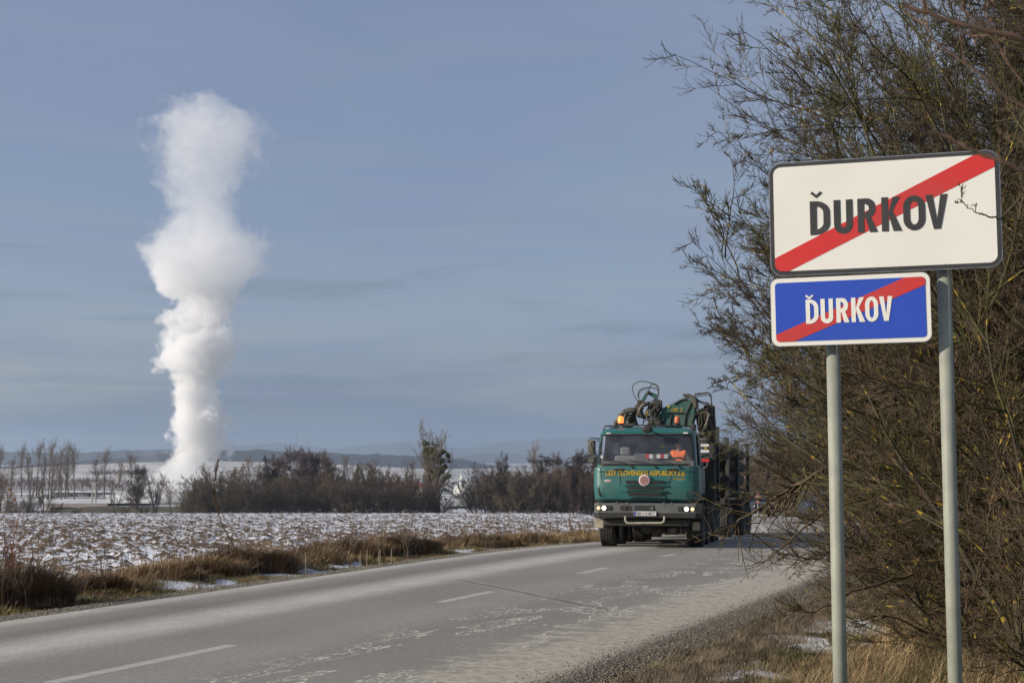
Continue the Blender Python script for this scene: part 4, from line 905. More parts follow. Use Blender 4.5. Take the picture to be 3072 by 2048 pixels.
# ------------------------------------------------------------------ weeds and stalks on the left bank
mstalk = pm('dry_stalk', (.20, .13, .08), (.13, .08, .05), 9, .8); mred_ = pm('red_stems', (.22, .07, .045), (.14, .06, .045), 6, .7); mseed = pm('seed_heads', (.15, .085, .045), (.09, .055, .03), 9, .9)
def ground_pt(u, v):
    y = CH*F/(v-1380); x = (u-1536)/F*y; q, s = qs(x, y); return Vector((x, y, float(base(y))+float(lh(np.array(x), np.array(y), q, s))))
def weed(name, label, base_uv, tops, mat, r0=.006, seed=0, twig=8, tl=.3, group=None, cat='weed', bend=.15):
    g = ground_pt(*base_uv); rg_ = np.random.default_rng(seed); grp = []
    for i, (u, v) in enumerate(tops):
        t_ = at(u, v, g.y+rg_.uniform(-.2, .2)); b0 = g+Vector((rg_.uniform(-.06, .06), rg_.uniform(-.05, .05), -.03))
        N = 10; P = np.zeros((1, N, 3)); bx = (t_.x-b0.x)*bend
        for k in range(N):
            f = k/(N-1); p = b0.lerp(t_, f); P[0, k] = (p.x-bx*math.sin(math.pi*f)*1.2, p.y, p.z+abs(bx)*.3*math.sin(math.pi*f))
        L = np.array([(t_-b0).length]); Rr = np.linspace(r0, r0*.25, N)[None]; DD = norm(np.gradient(P, axis=1)); grp.append((P, Rr))
        if twig:
            S, D, ln, rd = spawn(rg_, P, Rr, DD, twig, .35, 1., .5, .15, tl, L, .6, .0022); P2, R2, D2 = grow(rg_, S, D, ln, rd, 5, .1, (0, 0, 1), .08, .5); grp.append((P2, R2))
            S, D, ln, rd = spawn(rg_, P2, R2, D2, 4, .3, 1., .5, .2, .4, ln, .8, .002); P3, R3, D3 = grow(rg_, S, D, ln, rd, 3, .1, (0, 0, 1), .05, .6); grp.append((P3, R3))
    for P, _ in grp: P -= np.array(tuple(g))
    V, Q = tube_np(grp, 4); r = empty(name, g, 0, label, cat, group); link('stem', npmesh('stem', V, Q), mat, r); return r, g, grp
r, g, grp = weed('leaning_reed', 'very tall dry reed plume on the bank leaning left above the tree line', (757, 1680), [(655, 1384)], pm('reed_stem', (.11, .075, .045), (.08, .05, .03), 9, .8), .017, 3, 0, bend=-.45)
P, Rr = grp[0]; DD = norm(np.gradient(P, axis=1)); L = np.array([3.]); rg2 = np.random.default_rng(9)
S, D, ln, rd = spawn(rg2, P, Rr, DD, 90, .5, 1., .3, .12, .09, L, .5, .003, .5); P2, R2, D2 = grow(rg2, S, D, ln, rd, 5, .1, (-.3, 0, .1), .1, .7); S, D, ln, rd = spawn(rg2, P2, R2, D2, 5, .1, 1., .4, .1, .3, ln, .9, .003); P3, R3, _ = grow(rg2, S, D, ln, rd, 3, .1, (-.3, 0, 0), .1, .9)
V, Q = tube_np([(P2, R2), (P3, R3)], 3); link('plume', npmesh('plume', V, Q), mseed, r)
weed('young_shrub', 'leafless young shrub with fanned brown stems on the middle of the bank', (1225, 1668), [(1172, 1540), (1185, 1560), (1205, 1535), (1218, 1530), (1240, 1540), (1200, 1580)], mstalk, .008, 4, 7, .3, cat='shrub')
weed('young_shrub', 'leafless thin shrub left of the fanned one on the bank', (1060, 1690), [(1045, 1540), (1062, 1560), (1020, 1600), (1085, 1585)], mstalk, .006, 5, 7, .3, cat='shrub')
weed('red_stemmed_shrub', 'tall red stemmed weeds standing in the clump at the left edge', (38, 1790), [(10, 1560), (30, 1575), (48, 1590), (66, 1520), (75, 1560), (22, 1640), (90, 1600)], mred_, .013, 6, 7, .28, cat='shrub')
weed('red_stemmed_shrub', 'thin weeds right of the red stemmed ones at the left edge', (100, 1795), [(95, 1560), (120, 1600), (140, 1620), (160, 1580)], mstalk, .009, 7, 6, .25, cat='shrub')
for i, (b0, t0, lb) in enumerate([((355, 1720), (338, 1545), 'slim lone weed stalk crossing the snowy field left of centre'), ((660, 1700), (660, 1540), 'upright weed stalk just left of the leaning reed'), ((815, 1690), (802, 1560), 'slim weed stalk just right of the leaning reed'), ((1480, 1625), (1478, 1535), 'small thin weed stalk left of the lorry'), ((1365, 1640), (1358, 1538), 'thin weed stalk near the grassy hump'), ((545, 1700), (520, 1580), 'bent thin weed stalk in front of the field clods'), ((900, 1690), (905, 1570), 'pale thin weed stalk before the middle tussocks'), ((1620, 1615), (1616, 1540), 'pale stalk second left of the lorry'), ((1540, 1620), (1524, 1545), 'pale stalk above the golden brown tussock')]):
    weed('weed_stalk', lb, b0, [t0], mstalk, .004, 20+i, 7, .22, group='single weed stalks on the bank')
mpale = pm('cut_stalk', (.42, .36, .25), (.3, .24, .16), 12, .8)
for i, (u, v, vt) in enumerate([(925, 1705, 1655), (1085, 1692, 1650), (1103, 1688, 1648), (1142, 1682, 1640), (1144, 1680, 1646), (1176, 1682, 1642)]):
    g = ground_pt(u, v); h = at(u, vt, g.y).z-g.z; MB().tube([tuple(g+Vector((0, 0, -.04))), tuple(g+Vector((.02*(i % 3-1), 0, h)))], [.009, .007], 6).build('cut_stake', mpale)
    tag(C.objects[-1], ['short pale cut stake standing alone before the snow hollow', 'short pale stake, leftmost of the five on the bank', 'short pale stake, second of the five on the bank', 'short pale stake, middle of the five on the bank', 'short pale stake, fourth of the five on the bank', 'short pale stake, rightmost of the five on the bank'][i], 'stake', 'short cut stakes on the bank')
# many thin upright stems rising from the bank
n = 900; s = 15+45*rg.random(n)**1.2; q = rg.normal(-6.1, .55, n); x, y = road_xy(q, s); z = base(y)+lh(x, y, q, s)-.02; h = rg.uniform(.3, 1.0, n)*rg.uniform(.5, 1, n)
S = np.stack([x, y, z], -1); P, Rr, DD = grow(rg, S, np.stack([rg.normal(0, .15, n), rg.normal(0, .15, n), np.ones(n)], -1), h, np.full(n, .0055), 6, .06, (0, 0, 1), .05, .5)
a_, b_, c_, d_ = spawn(rg, P, Rr, DD, 4, .45, 1., .5, .15, .3, h, .7, .0022); P2, R2, D2 = grow(rg, a_, b_, c_, d_, 4, .1, (0, 0, 1), .1, .6)
V, Q = tube_np([(P, Rr), (P2, R2)], 3); tag(link('dry_weed_stems', npmesh('dry_weed_stems', V, Q), mstalk), 'thin dry weed stems standing all along the bank before the field', 'weeds', kind='stuff')
# leafy twig at the left edge
r, g, grp = weed('leafy_sapling', 'sapling at the left photo edge with a few orange dead leaves', (-60, 1830), [(-20, 1560), (34, 1478), (50, 1500)], mstalk, .01, 41, 5, .2, cat='sapling', bend=.3)
m = MB()
for u, v in ((28, 1466), (33, 1472), (24, 1470), (37, 1480), (34, 1484), (43, 1497), (39, 1495), (45, 1500), (12, 1494)):
    p = at(u, v, g.y)-g
    for k in range(2):
        a = random.Random(u+k).uniform(0, 3); s_ = .014
        m.add([(p.x-s_, p.y, p.z-.01), (p.x, p.y-s_*math.cos(a), p.z-s_), (p.x+s_, p.y+.01, p.z), (p.x+.004, p.y+s_*math.sin(a), p.z+s_)], [(0, 1, 2, 3)])
m.build('leaves', pm('orange_leaves', (.42, .2, .04), (.3, .13, .03), 9, .7), r)
# ------------------------------------------------------------------ town signs
def rrect(x0, y0, x1, y1, r, n=8):
    o = []
    for cx, cy, a0 in ((x1-r, y0+r, -90), (x1-r, y1-r, 0), (x0+r, y1-r, 90), (x0+r, y0+r, 180)):
        o += [(cx+r*math.cos(R(a0+90*i/n)), cy+r*math.sin(R(a0+90*i/n))) for i in range(n+1)]
    return o
def clip(poly, win):
    out = poly
    for i in range(len(win)):
        a, b = win[i], win[(i+1) % len(win)]; inp, out = out, []
        if (a[0]-b[0])**2+(a[1]-b[1])**2 < 1e-14: out = inp; continue
        f = lambda p: (b[0]-a[0])*(p[1]-a[1])-(b[1]-a[1])*(p[0]-a[0])
        for j in range(len(inp)):
            p, q = inp[j], inp[(j+1) % len(inp)]; fp, fq = f(p), f(q)
            if fp >= 0: out.append(p)
            if (fp >= 0) != (fq >= 0):
                k = fp/(fp-fq); out.append((p[0]+(q[0]-p[0])*k, p[1]+(q[1]-p[1])*k))
    return out
def letter(ch, w, h, t):
    def ov(x0, y0, x1, y1, rx, ry, right_only=False):
        o = []; n = 10
        for cx, cy, a0, on in ((x1-rx, y0+ry, -90, 1), (x1-rx, y1-ry, 0, 1), (x0+rx, y1-ry, 90, 0), (x0+rx, y0+ry, 180, 0)):
            if right_only and not on:
                o.append((x0, y1) if a0 == 90 else (x0, y0)); continue
            o += [(cx+rx*math.cos(R(a0+90*i/n)), cy+ry*math.sin(R(a0+90*i/n))) for i in range(n+1)]
        return o
    if ch == 'D': return [ov(0, 0, w, h, w*.72, h*.34, True), ov(t, t*.85, w-t, h-t*.85, w*.72-t, h*.34-t*.8, True)]
    if ch == 'O': return [ov(0, -.01*h, w, h*1.01, w/2, h*.34), ov(t, t*.85, w-t, h-t*.85, w/2-t, h*.34-t*.8)]
    if ch == 'U':
        n = 12; o = [(0, h), (0, w*.5)]+[(w/2-w/2*math.cos(math.pi*i/n), w*.48-w*.5*math.sin(math.pi*i/n)) for i in range(n+1)]+[(w, h), (w-t, h)]
        r = w/2-t; o += [(w/2+r*math.cos(math.pi*i/n), w*.5-r*1.05*math.sin(math.pi*i/n)) for i in range(n+1)]+[(t, h)]; return [o]
    if ch == 'R':
        y0 = h*.42; rx, ry = w*.6, (h-y0)*.5; n = 8
        def bowl(x1, a, b, rx, ry): return [(x1-rx+rx*math.cos(R(-90+90*i/n)), a+ry+ry*math.sin(R(-90+90*i/n))) for i in range(n+1)]+[(x1-rx+rx*math.cos(R(90*i/n)), b-ry+ry*math.sin(R(90*i/n))) for i in range(n+1)]
        o = [(0, 0), (t, 0), (t, y0), (w*.42, y0), (w*.98-t*1.0, 0), (w*1.04, 0), (w*.70, y0*1.06)]
        o += [p for p in bowl(w*.95, y0*.98, h, rx*.75, ry) if p[1] > y0*1.07]+[(0, h)]
        return [o, [(t, y0+t*.8)]+bowl(w*.95-t, y0+t*.8, h-t*.82, rx*.75-t*.4, ry-t*.82)+[(t, h-t*.82)]]
    if ch == 'K':
        return [[(0, 0), (t, 0), (t, h*.36), (w*.36, h*.50), (w*.98-t*1.1, 0), (w*1.04, 0), (w*.58, h*.60), (w*1.0, h), (w-t*1.15, h), (t, h*.54), (t, h), (0, h)]]
    if ch == 'V': return [[(w/2-t*.52, 0), (w/2+t*.52, 0), (w, h), (w-t*1.06, h), (w/2, h*.27), (t*1.06, h), (0, h)]]
    if ch == 'v': return [[(w*.5, 0), (w, h*.72), (w*.84, h), (w*.5, h*.47), (w*.16, h), (0, h*.72)]]
msw = pm('reflective_white', (.80, .78, .70), (.71, .68, .58), 1.6, .38, detail=9, lo=.45, hi=.8, dirt=.10)
msk = pm('sign_black', (.042, .040, .038), (.055, .052, .048), 5, .4)
msr = pm('reflective_red', (.62, .035, .03), (.52, .05, .045), 3, .4); msb = pm('reflective_blue', (.025, .075, .46), (.035, .095, .42), 3, .42, lo=.5, hi=.8)
mrim = pm('aluminium_rim', (.45, .45, .44), (.3, .3, .3), 20, .35, .7)
mpost = pm('galvanised_post', (.30, .31, .245), (.24, .25, .205), 9, .6, .0, bump=.12, bscale=60, detail=8)
SG = empty('town_end_sign', (0, 0, 0), 0, 'white and blue crossed out town name signs stacked on two grey steel posts', 'road sign')
cs = {'w': [(2305, 492, 6.31), (2999, 447, 6.03), (3008, 801, 6.03), (2312, 830, 6.31)], 'b': [(2310, 838, 6.305), (2790, 814, 6.11), (2797, 1026, 6.11), (2316, 1040, 6.305)]}
def frame(k):
    TL, TR, BR, BL = [at(*p) for p in cs[k]]; W = ((TR-TL).length+(BR-BL).length)/2; H = ((TL-BL).length+(TR-BR).length)/2
    ex = ((TR-TL)+(BR-BL)).normalized(); ey = ((TL-BL)+(TR-BR)); ey = (ey-ex*ey.dot(ex)).normalized(); ez = ex.cross(ey)
    o = (TL+TR+BR+BL)/4-ex*W/2-ey*H/2
    return Matrix(((ex.x, ey.x, ez.x, o.x), (ex.y, ey.y, ez.y, o.y), (ex.z, ey.z, ez.z, o.z), (0, 0, 0, 1))), W, H
root_loc = Vector((at(2680, 1380, 6.2).x, 6.2, 0)); SG.location = root_loc; RI = Matrix.Translation(-root_loc)
def sheet(name, polys, mat, M, z, parent, ext=.0004):
    me = glyph(polys, ext); me.transform(RI @ M @ Matrix.Translation((0, 0, z))); me.name = name; return link(name, me, mat, parent)
def word(name, chars, xs, y0, y1, car, t, W, H, mat, M, z, parent, nudge=1.):
    ms = []
    for ch, (a, b) in zip(chars, xs): ms.append((glyph(letter(ch, (b-a)*W, (y1-y0)*H, t), .0004), Matrix.Translation((a*W, y0*H, z))))
    a, b, c, d = car; ms.append((glyph(letter('v', (b-a)*W, (d-c)*H, t), .0004), Matrix.Translation((a*W, c*H, z))))
    me = merge(ms); me.transform(RI @ M); me.name = name; return link(name, me, mat, parent)
M, W, H = frame('w'); print('sign', W, H)
o = sheet('rim', [rrect(0, 0, W, H, .055)], mrim, M, -.006, SG, .008); o = sheet('border', [rrect(.004, .004, W-.004, H-.004, .052)], msk, M, .0035, SG)
pw_ = sheet('white_panel', [rrect(.021, .021, W-.021, H-.021, .034)], msw, M, .005, SG); inner = rrect(.021, .021, W-.021, H-.021, .034)
def ext_(p, q, k=.2): return (p[0]-(q[0]-p[0])*k, p[1]-(q[1]-p[1])*k)
def bandp(lo, up, W, H, win):
    a, b = [(x*W, y*H) for x, y in lo]; c, d = [(x*W, y*H) for x, y in up]
    return clip([ext_(a, b), ext_(b, a), ext_(d, c), ext_(c, d)], win)
sheet('red_bar', [bandp(((.083, .04), (.968, .84)), ((.023, .16), (.893, .96)), W, H, inner)], msr, M, .0062, SG)
word('lettering', 'DURKOV', [(.182, .270), (.287, .370), (.391, .474), (.495, .578), (.588, .682), (.684, .778)], .347, .642, (.185, .238, .668, .728), .0285, W, H, msk, M, .0074, SG)
M2, W2, H2 = frame('b'); M2 = M2 @ Matrix.Translation((0, 0, .004))
sheet('rim', [rrect(0, 0, W2, H2, .036)], mrim, M2, -.006, SG, .008); sheet('white_border', [rrect(.002, .002, W2-.002, H2-.002, .035)], msw, M2, .0035, SG)
inb = rrect(.021, .021, W2-.021, H2-.021, .016); sheet('blue_panel', [inb], msb, M2, .005, SG)
sheet('red_bar', [bandp(((.147, .07), (.97, .817)), ((.032, .175), (.87, .955)), W2, H2, inb)], msr, M2, .0062, SG)
word('lettering', 'DURKOV', [(.224, .304), (.318, .396), (.416, .494), (.51, .592), (.596, .677), (.684, .766)], .318, .672, (.222, .275, .672, .742), .0185, W2, H2, msw, M2, .0074, SG)
for (u0, v0, u1, v1, Yp, zt) in ((2499.5, 1045, 2521, 2048, 6.27, 800), (2832, 815, 2866, 2048, 6.13, 500)):
    a = at(u0, v0, Yp+.03); b = at(u1, v1, Yp+.03); d = (a-b).normalized(); top = a+d*((at(u0, zt, Yp).z-a.z)/d.z); bot = b-d*((b.z+.3)/d.z)
    MB().tube([tuple(bot-root_loc), tuple(top-root_loc)], .0305, 28).build('post', mpost, SG, True)
    MB().tube([tuple(top-root_loc-d*.0), tuple(top-root_loc+d*.012)], .033, 20).build('post_cap', msk, SG)

# ------------------------------------------------------------------ the lorry
YAW = R(-12); TX, TY = 2.985, 32.0; TZ = float(base(TY+.6)); TP = -.024
TM = Matrix.Translation((TX, TY, TZ)) @ Matrix.Rotation(YAW, 4, 'Z') @ Matrix.Rotation(TP, 4, 'X'); TI = TM.inverted()
TR = empty('timber_lorry', (TX, TY, TZ), 0, 'green forestry timber lorry with folded crane driving towards the camera', 'lorry'); TR.rotation_euler = TM.to_euler()
def cr(cx, cy, Y):
    """truck-local point seen at crop pixel (cx, cy) of the 600 px square around the lorry, at local depth Y"""
    d = ray(1720+cx*.38265, 1120+cy*.38265); o = TI @ Vector((0, 0, CH)); dl = TI.to_3x3() @ d; k = (Y-o.y)/dl.y; return o+dl*k
def X_(cx, Y=0, cy=900): return cr(cx, cy, Y).x
def Z_(cy, Y=0, cx=560): return cr(cx, cy, Y).z
print('truck', [round(X_(c), 3) for c in (165, 558, 985)], [round(Z_(c), 3) for c in (1360, 1130, 1010, 720, 470, 425)])
gteal = pm('green_truck_paint', (.014, .112, .100), (.02, .128, .115), 1.5, .35, dirt=.34, coat=.3); gcrane = pm('crane_green_paint', (.025, .105, .08), (.035, .115, .09), 3, .5, dirt=.45)
mgry = pm('dusty_grey_plastic', (.12, .125, .125), (.09, .095, .095), 4, .6, dirt=.4); mblk = pm('black_rubber', (.022, .022, .022), (.035, .033, .03), 6, .75); mdark = pm('dark_chassis', (.035, .033, .03), (.06, .055, .045), 3, .8)
mtyre = pm('dusty_tyre', (.030, .030, .030), (.07, .066, .058), 5, .9); mlamp = pm('amber_lens', (.65, .16, .05), None, 5, .3); mcream = pm('mud_flap_cream', (.42, .38, .28), (.3, .27, .2), 6, .8)
myel = pm('yellow_lettering', (.58, .38, .03), None, 5, .5); mwht = pm('white_sticker', (.7, .7, .68), None, 5, .5); mredp = pm('red_paint', (.55, .03, .03), None, 5, .5); morg = pm('orange_vest', (1., .24, .06), (1., .19, .05), 9, .8)
mhose = pm('dark_hose', (.05, .045, .035), (.10, .09, .065), 9, .7); mrust = pm('worn_grapple_steel', (.13, .115, .085), (.06, .052, .04), 6, .6, .3); mchr = pm('lamp_reflector', (.7, .7, .68), None, 5, .15, .9)
mint = pm('cab_interior', (.16, .165, .18), (.11, .115, .125), 3, .8)
def emat(name, col, st):
    m, t, b = newmat(name); b.inputs['Base Color'].default_value = (*col, 1); b.inputs['Emission Color'].default_value = (*col, 1); b.inputs['Emission Strength'].default_value = st; return m
mbeam = emat('lit_headlight', (1, .9, .72), 3.2); mbeam2 = emat('lit_side_lamp', (1, .75, .45), .55); mbeac = emat('lit_beacon', (1, .25, .05), 1.5); mcarl = emat('car_headlight', (1, .97, .9), 4)
def m_glass():
    m = bpy.data.materials.new('windscreen_glass'); m.use_nodes = True; t = NT(m.node_tree); t.n.remove(m.node_tree.nodes['Principled BSDF']); out = m.node_tree.nodes['Material Output']
    tr = t.node('ShaderNodeBsdfTransparent', {'Color': (.95, .96, .96, 1)}); gl = t.node('ShaderNodeBsdfGlossy', {'Color': (1, 1, 1, 1), 'Roughness': .04}); df = t.node('ShaderNodeBsdfDiffuse', {'Color': (.42, .45, .50, 1)})
    fr = t.node('ShaderNodeLayerWeight', {'Blend': .5}); mx = t.node('ShaderNodeMixShader', {0: t.m('MULTIPLY_ADD', t.m('POWER', fr.outputs['Facing'], 4.), .7, .05)}); t.l.new(tr.outputs[0], mx.inputs[1]); t.l.new(gl.outputs[0], mx.inputs[2])
    x, y, z = t.xyz(t.obj()); dust = t.m('MULTIPLY', t.mr(t.noise(t.obj(), 3., 6.), .3, .7, .035, .11), 1.)
    m2 = t.node('ShaderNodeMixShader', {0: dust}); t.l.new(mx.outputs[0], m2.inputs[1]); t.l.new(df.outputs[0], m2.inputs[2]); t.l.new(m2.outputs[0], out.inputs[0]); return m
mglass = m_glass()
# cab shell from horizontal rings
def ring(hw, f, b, r, bulge, z, nf=14):
    pts = [(-hw, b), (-hw, (f+b)*.5+.25), (-hw, f+r+.25)]
    pts += [(-hw+r-r*math.cos(R(a)), f+r-r*math.sin(R(a))) for a in (0, 30, 60)]
    for i in range(nf+1):
        x = -(hw-r)+2*(hw-r)*i/nf; pts.append((x, f-bulge*(1-(x/hw)**2)))
    pts += [(hw-r+r*math.cos(R(a)), f+r-r*math.sin(R(a))) for a in (60, 30, 0)]
    pts += [(hw, f+r+.25), (hw, (f+b)*.5+.25), (hw, b)]
    return [(x, y, z) for x, y in pts]
zb_, zs, zw, zt_, zr = Z_(1003), Z_(738), Z_(712), Z_(478, .2), Z_(432, .35)
lv = [(1.10, .10, .14, .05, zb_-.01), (1.165, .02, .16, .06, zb_+.05), (1.19, -.02, .17, .07, zb_+.28), (1.195, .0, .17, .07, 1.45), (1.19, .02, .17, .07, zs-.05), (1.185, .025, .17, .07, zs), (1.13, .035, .16, .07, zs+.02), (1.125, .05, .16, .07, zw), (1.08, .20, .15, .08, zt_), (1.06, .235, .16, .08, zt_+.06), (.98, .36, .2, .06, zr), (.80, .6, .2, .03, zr+.035)]
rings = [ring(hw, f, 1.78, r, bu, z) for hw, f, r, bu, z in lv]; n = len(rings[0])
vs = [p for r in rings for p in r]; fs = []
for i in range(len(rings)-1):
    for j in range(n-1):
        if i == 7 and 5 <= j <= n-7: continue          # windscreen opening
        if i == 7 and j in (1, n-3): continue           # side windows
        fs.append((i*n+j, i*n+j+1, (i+1)*n+j+1, (i+1)*n+j))
fs.append(tuple(range((len(rings)-1)*n, len(rings)*n))); fs.append(tuple(range(n-1, -1, -1)))
for i in range(len(rings)-1): fs.append(((i+1)*n, (i+1)*n+n-1, i*n+n-1, i*n))
cab = MB().add(vs, fs).build('cab', gteal, TR, True)
es = cab.modifiers.new('edge', 'EDGE_SPLIT'); es.split_angle = R(32)
mgv = [(p[0]*1.0, p[1]-.004, p[2]) for p in rings[7][5:n-5]]+[(p[0], p[1]-.004, p[2]) for p in rings[8][5:n-5]]; k = n-10
MB().add(mgv, [(i, i+1, k+i+1, k+i) for i in range(k-1)]).build('windscreen', mglass, TR, True)
# black seal around the windscreen
lo_, up_ = rings[7][5:n-5], rings[8][5:n-5]
loop = [Vector(p)+Vector((0, -.012, 0)) for p in lo_+up_[::-1]]; MB().tube([tuple(p) for p in loop+[loop[0]]], .022, 6, False).build('windscreen_seal', mblk, TR, True)
MB().box(X_(215), X_(945), .012, .03, zs+.03, zs+.16).build('scuttle', mgry, TR)
# dark interior: back wall, seats, dash
MB().box(-1.08, 1.08, 1.66, 1.74, 1.3, zt_-.02).build('cab_back_wall', mint, TR); MB().box(-1.05, .30, .25, .6, 1.3, zw+.09).box(.303, 1.05, .12, .34, 1.3, zw-.03).build('dashboard', mint, TR, bevel=.04)
for sx in (-.6, .62): MB().box(sx-.26, sx+.26, 1.15, 1.32, 1.2, 2.12).box(sx-.13, sx+.13, 1.17, 1.29, 2.12, 2.32).build('seat', mint, TR, bevel=.05)
MB().box(X_(310, 1.62), X_(360, 1.62), 1.6, 1.65, Z_(630, 1.62), Z_(540, 1.62)).build('rear_window', mwht, TR)
a = cr(565, 650, .45); m = MB()
MB().box(X_(480, .5), X_(600, .5), .42, .55, zw+.08, Z_(628, .5)).build('grey_box', mgry, TR, bevel=.03)
for i in range(6):
    x0 = X_(567, .35)+i*.085; MB().box(x0, x0+.083, .33, .36, Z_(665, .35), Z_(632, .35)).build('striped_board', (mredp if i in (0, 4) else mwht if i != 2 else mgry), TR)
for cx in (688, 710): MB().prism([(X_(cx-7, .5), Z_(580, .5)), (X_(cx+7, .5), Z_(580, .5)), (X_(cx, .5), Z_(548, .5))], .5, .52).build('hanging_pennant', myel, TR)
MB().lathe([(-.02, .20), (0, .225), (.02, .20), (0, .18), (-.02, .20)], 'y', (X_(830, .14), .13, 1.84), 20).build('steering_wheel', mblk, TR, True)
# front panel details
yf = -.10
def fpan(cx0, cx1, cy0, cy1, y, name, mat, th=.01, bev=0): return MB().box(X_(cx0, y), X_(cx1, y), y, y+th, Z_(cy1, y), Z_(cy0, y)).build(name, mat, TR, bevel=bev)
for cy0, cy1, a, b_ in ((840, 868, 415, 705), (886, 912, 425, 698), (932, 962, 432, 690)):
    z0, z1 = Z_(cy1, yf), Z_(cy0, yf); x0, x1 = X_(a, yf), X_(b_, yf); g = .03
    m = MB(); m.prism([(x0-.08, z1+.012), (x1+.08, z1+.012), (x1, z1), (x0, z1)], yf-.015, yf+.02); m.prism([(x0-.08, z0-.028), (x0, z0), (x1, z0), (x1+.08, z0-.028), (x1+.08, z0-.006)], yf-.02, yf+.02)
    m.build('grille_frame', gteal, TR, bevel=.006)
    MB().box(x0, x1, yf-.006, yf+.01, z0, z1).build('grille', mblk, TR)
    m = MB()
    for k_ in range(1, 4): m.box(x0, x1, yf-.010, yf-.006, z0+(z1-z0)*k_/4-.0015, z0+(z1-z0)*k_/4+.0015)
    for k_ in range(1, 40): m.box(x0+(x1-x0)*k_/40-.0012, x0+(x1-x0)*k_/40+.0012, yf-.0085, yf-.006, z0, z1)
    m.build('grille_mesh', mdark, TR)
def groove(pts, name='panel_gap'): return MB().tube([tuple(cr(cx, cy, y)) for cx, cy, y in pts], .0045, 4).build(name, mblk, TR)
groove([(190, 768, -.005), (240, 768, -.035), (560, 768, -.068), (870, 768, -.035), (985, 768, .0)]); groove([(213, 735, .0), (216, 800, -.018), (236, 1000, .0)]); groove([(915, 735, -.0), (912, 800, -.012), (880, 1000, -.03)])
groove([(358, 768, -.05), (380, 932, -.066), (742, 934, -.066), (760, 800, -.06)])
for sx, pts in ((0, [(192, 892, .0), (228, 890, -.03), (232, 962, -.03), (208, 960, .0)]), (1, [(897, 893, -.03), (934, 895, .02), (928, 965, .02), (893, 960, -.03)])):
    groove([(a, b_, c) for a, b_, c in pts+[pts[0]]], 'corner_vent')
MB().prism([tuple(cr(a, b_, 0))[::2] for a, b_ in ((193, 892), (202, 892), (213, 958), (205, 960))], -.035, .06).build('corner_intake', mblk, TR)
for c0, c1 in ((318, 395), (735, 813)): fpan(c0, c1, 744, 757, -.07, 'front_handle', mblk, .05, .01)
# wipers
for px_, py_, q in ((470, 745, [(400, 695), (250, 672)]), (655, 745, [(590, 700), (430, 678)]), (840, 742, [(750, 695), (620, 680)])):
    MB().tube([tuple(cr(px_, py_, -.03)), tuple(cr(px_-8, py_-14, -.075)), tuple(cr(q[0][0], q[0][1], -.05)), tuple(cr(q[1][0], q[1][1], -.035))], [.02, .015, .009, .006], 6).build('wiper', mblk, TR)
# lettering on the front
tz0 = Z_(803, -.08)
def ftext(name, s, cx0, cx1, cy0, cy1, mat, y, bold=.0, ext=.003):
    me_o = text(name, s, mat, TR, 1., (0, 0, 0), None, bold, 1., ext, 'LEFT'); me = me_o.data
    co = np.empty(len(me.vertices)*3); me.vertices.foreach_get('co', co); co = co.reshape(-1, 3)
    x0, x1, z0, z1 = co[:, 0].min(), co[:, 0].max(), co[:, 2].min(), co[:, 2].max(); X0, X1, Z0, Z1 = X_(cx0, y), X_(cx1, y), Z_(cy1, y), Z_(cy0, y)
    co[:, 0] = X0+(co[:, 0]-x0)/(x1-x0)*(X1-X0); co[:, 2] = Z0+(co[:, 2]-z0)/(z1-z0)*(Z1-Z0)
    co[:, 1] = co[:, 1]-.004+(.025-.07*(1-(co[:, 0]/1.19)**2) if y is None else 0)
    yy = .012-.07*(1-(co[:, 0]/1.19)**2)
    co[:, 1] = yy-.004+(co[:, 1]-co[:, 1].mean())*1.0
    me.vertices.foreach_set('co', co.ravel().astype(np.float32)); me.update(); return me_o
ftext('lettering', 'LESY SLOVENSKEJ REPUBLIKY,š.p.', 252, 880, 760, 812, myel, -.06, .026)
ftext('small_lettering', 'Banská Bystrica', 785, 880, 817, 832, myel, -.04, .01)
ftext('model_badge', 'TERRNo1', 812, 882, 836, 852, mwht, -.04, .01)
fpan(246, 302, 832, 850, -.035, 'white_sticker', mwht, .006, .008); fpan(256, 292, 838, 844, -.038, 'sticker_print', mredp, .002)
# round badge: white ring, red disc, pale vertical bars
eb = cr(558, 837, -.11); m = MB().lathe([(-.0, 0.001), (-.0, .128), (.03, .132), (.03, .001)], 'y', (eb.x, -.125, eb.z), 32).build('emblem', mwht, TR, True)
MB().lathe([(0, .001), (0, .112), (.005, .112)], 'y', (eb.x, -.129, eb.z), 32).build('emblem_disc', mredp, TR)
m = MB(); 
for i in range(5):
    xx = eb.x-.064+i*.032; hh = math.sqrt(.095**2-(xx-eb.x)**2)*.92
    m.box(xx-.0085, xx+.0085, -.135, -.130, eb.z-hh, eb.z+hh)
m.build('emblem_bars', pm('emblem_cream', (.42, .34, .30)), TR); MB().lathe([(0, .094), (0, .103), (.004, .103), (.004, .094)], 'y', (eb.x, -.1335, eb.z), 32).build('emblem_ring', mwht, TR)
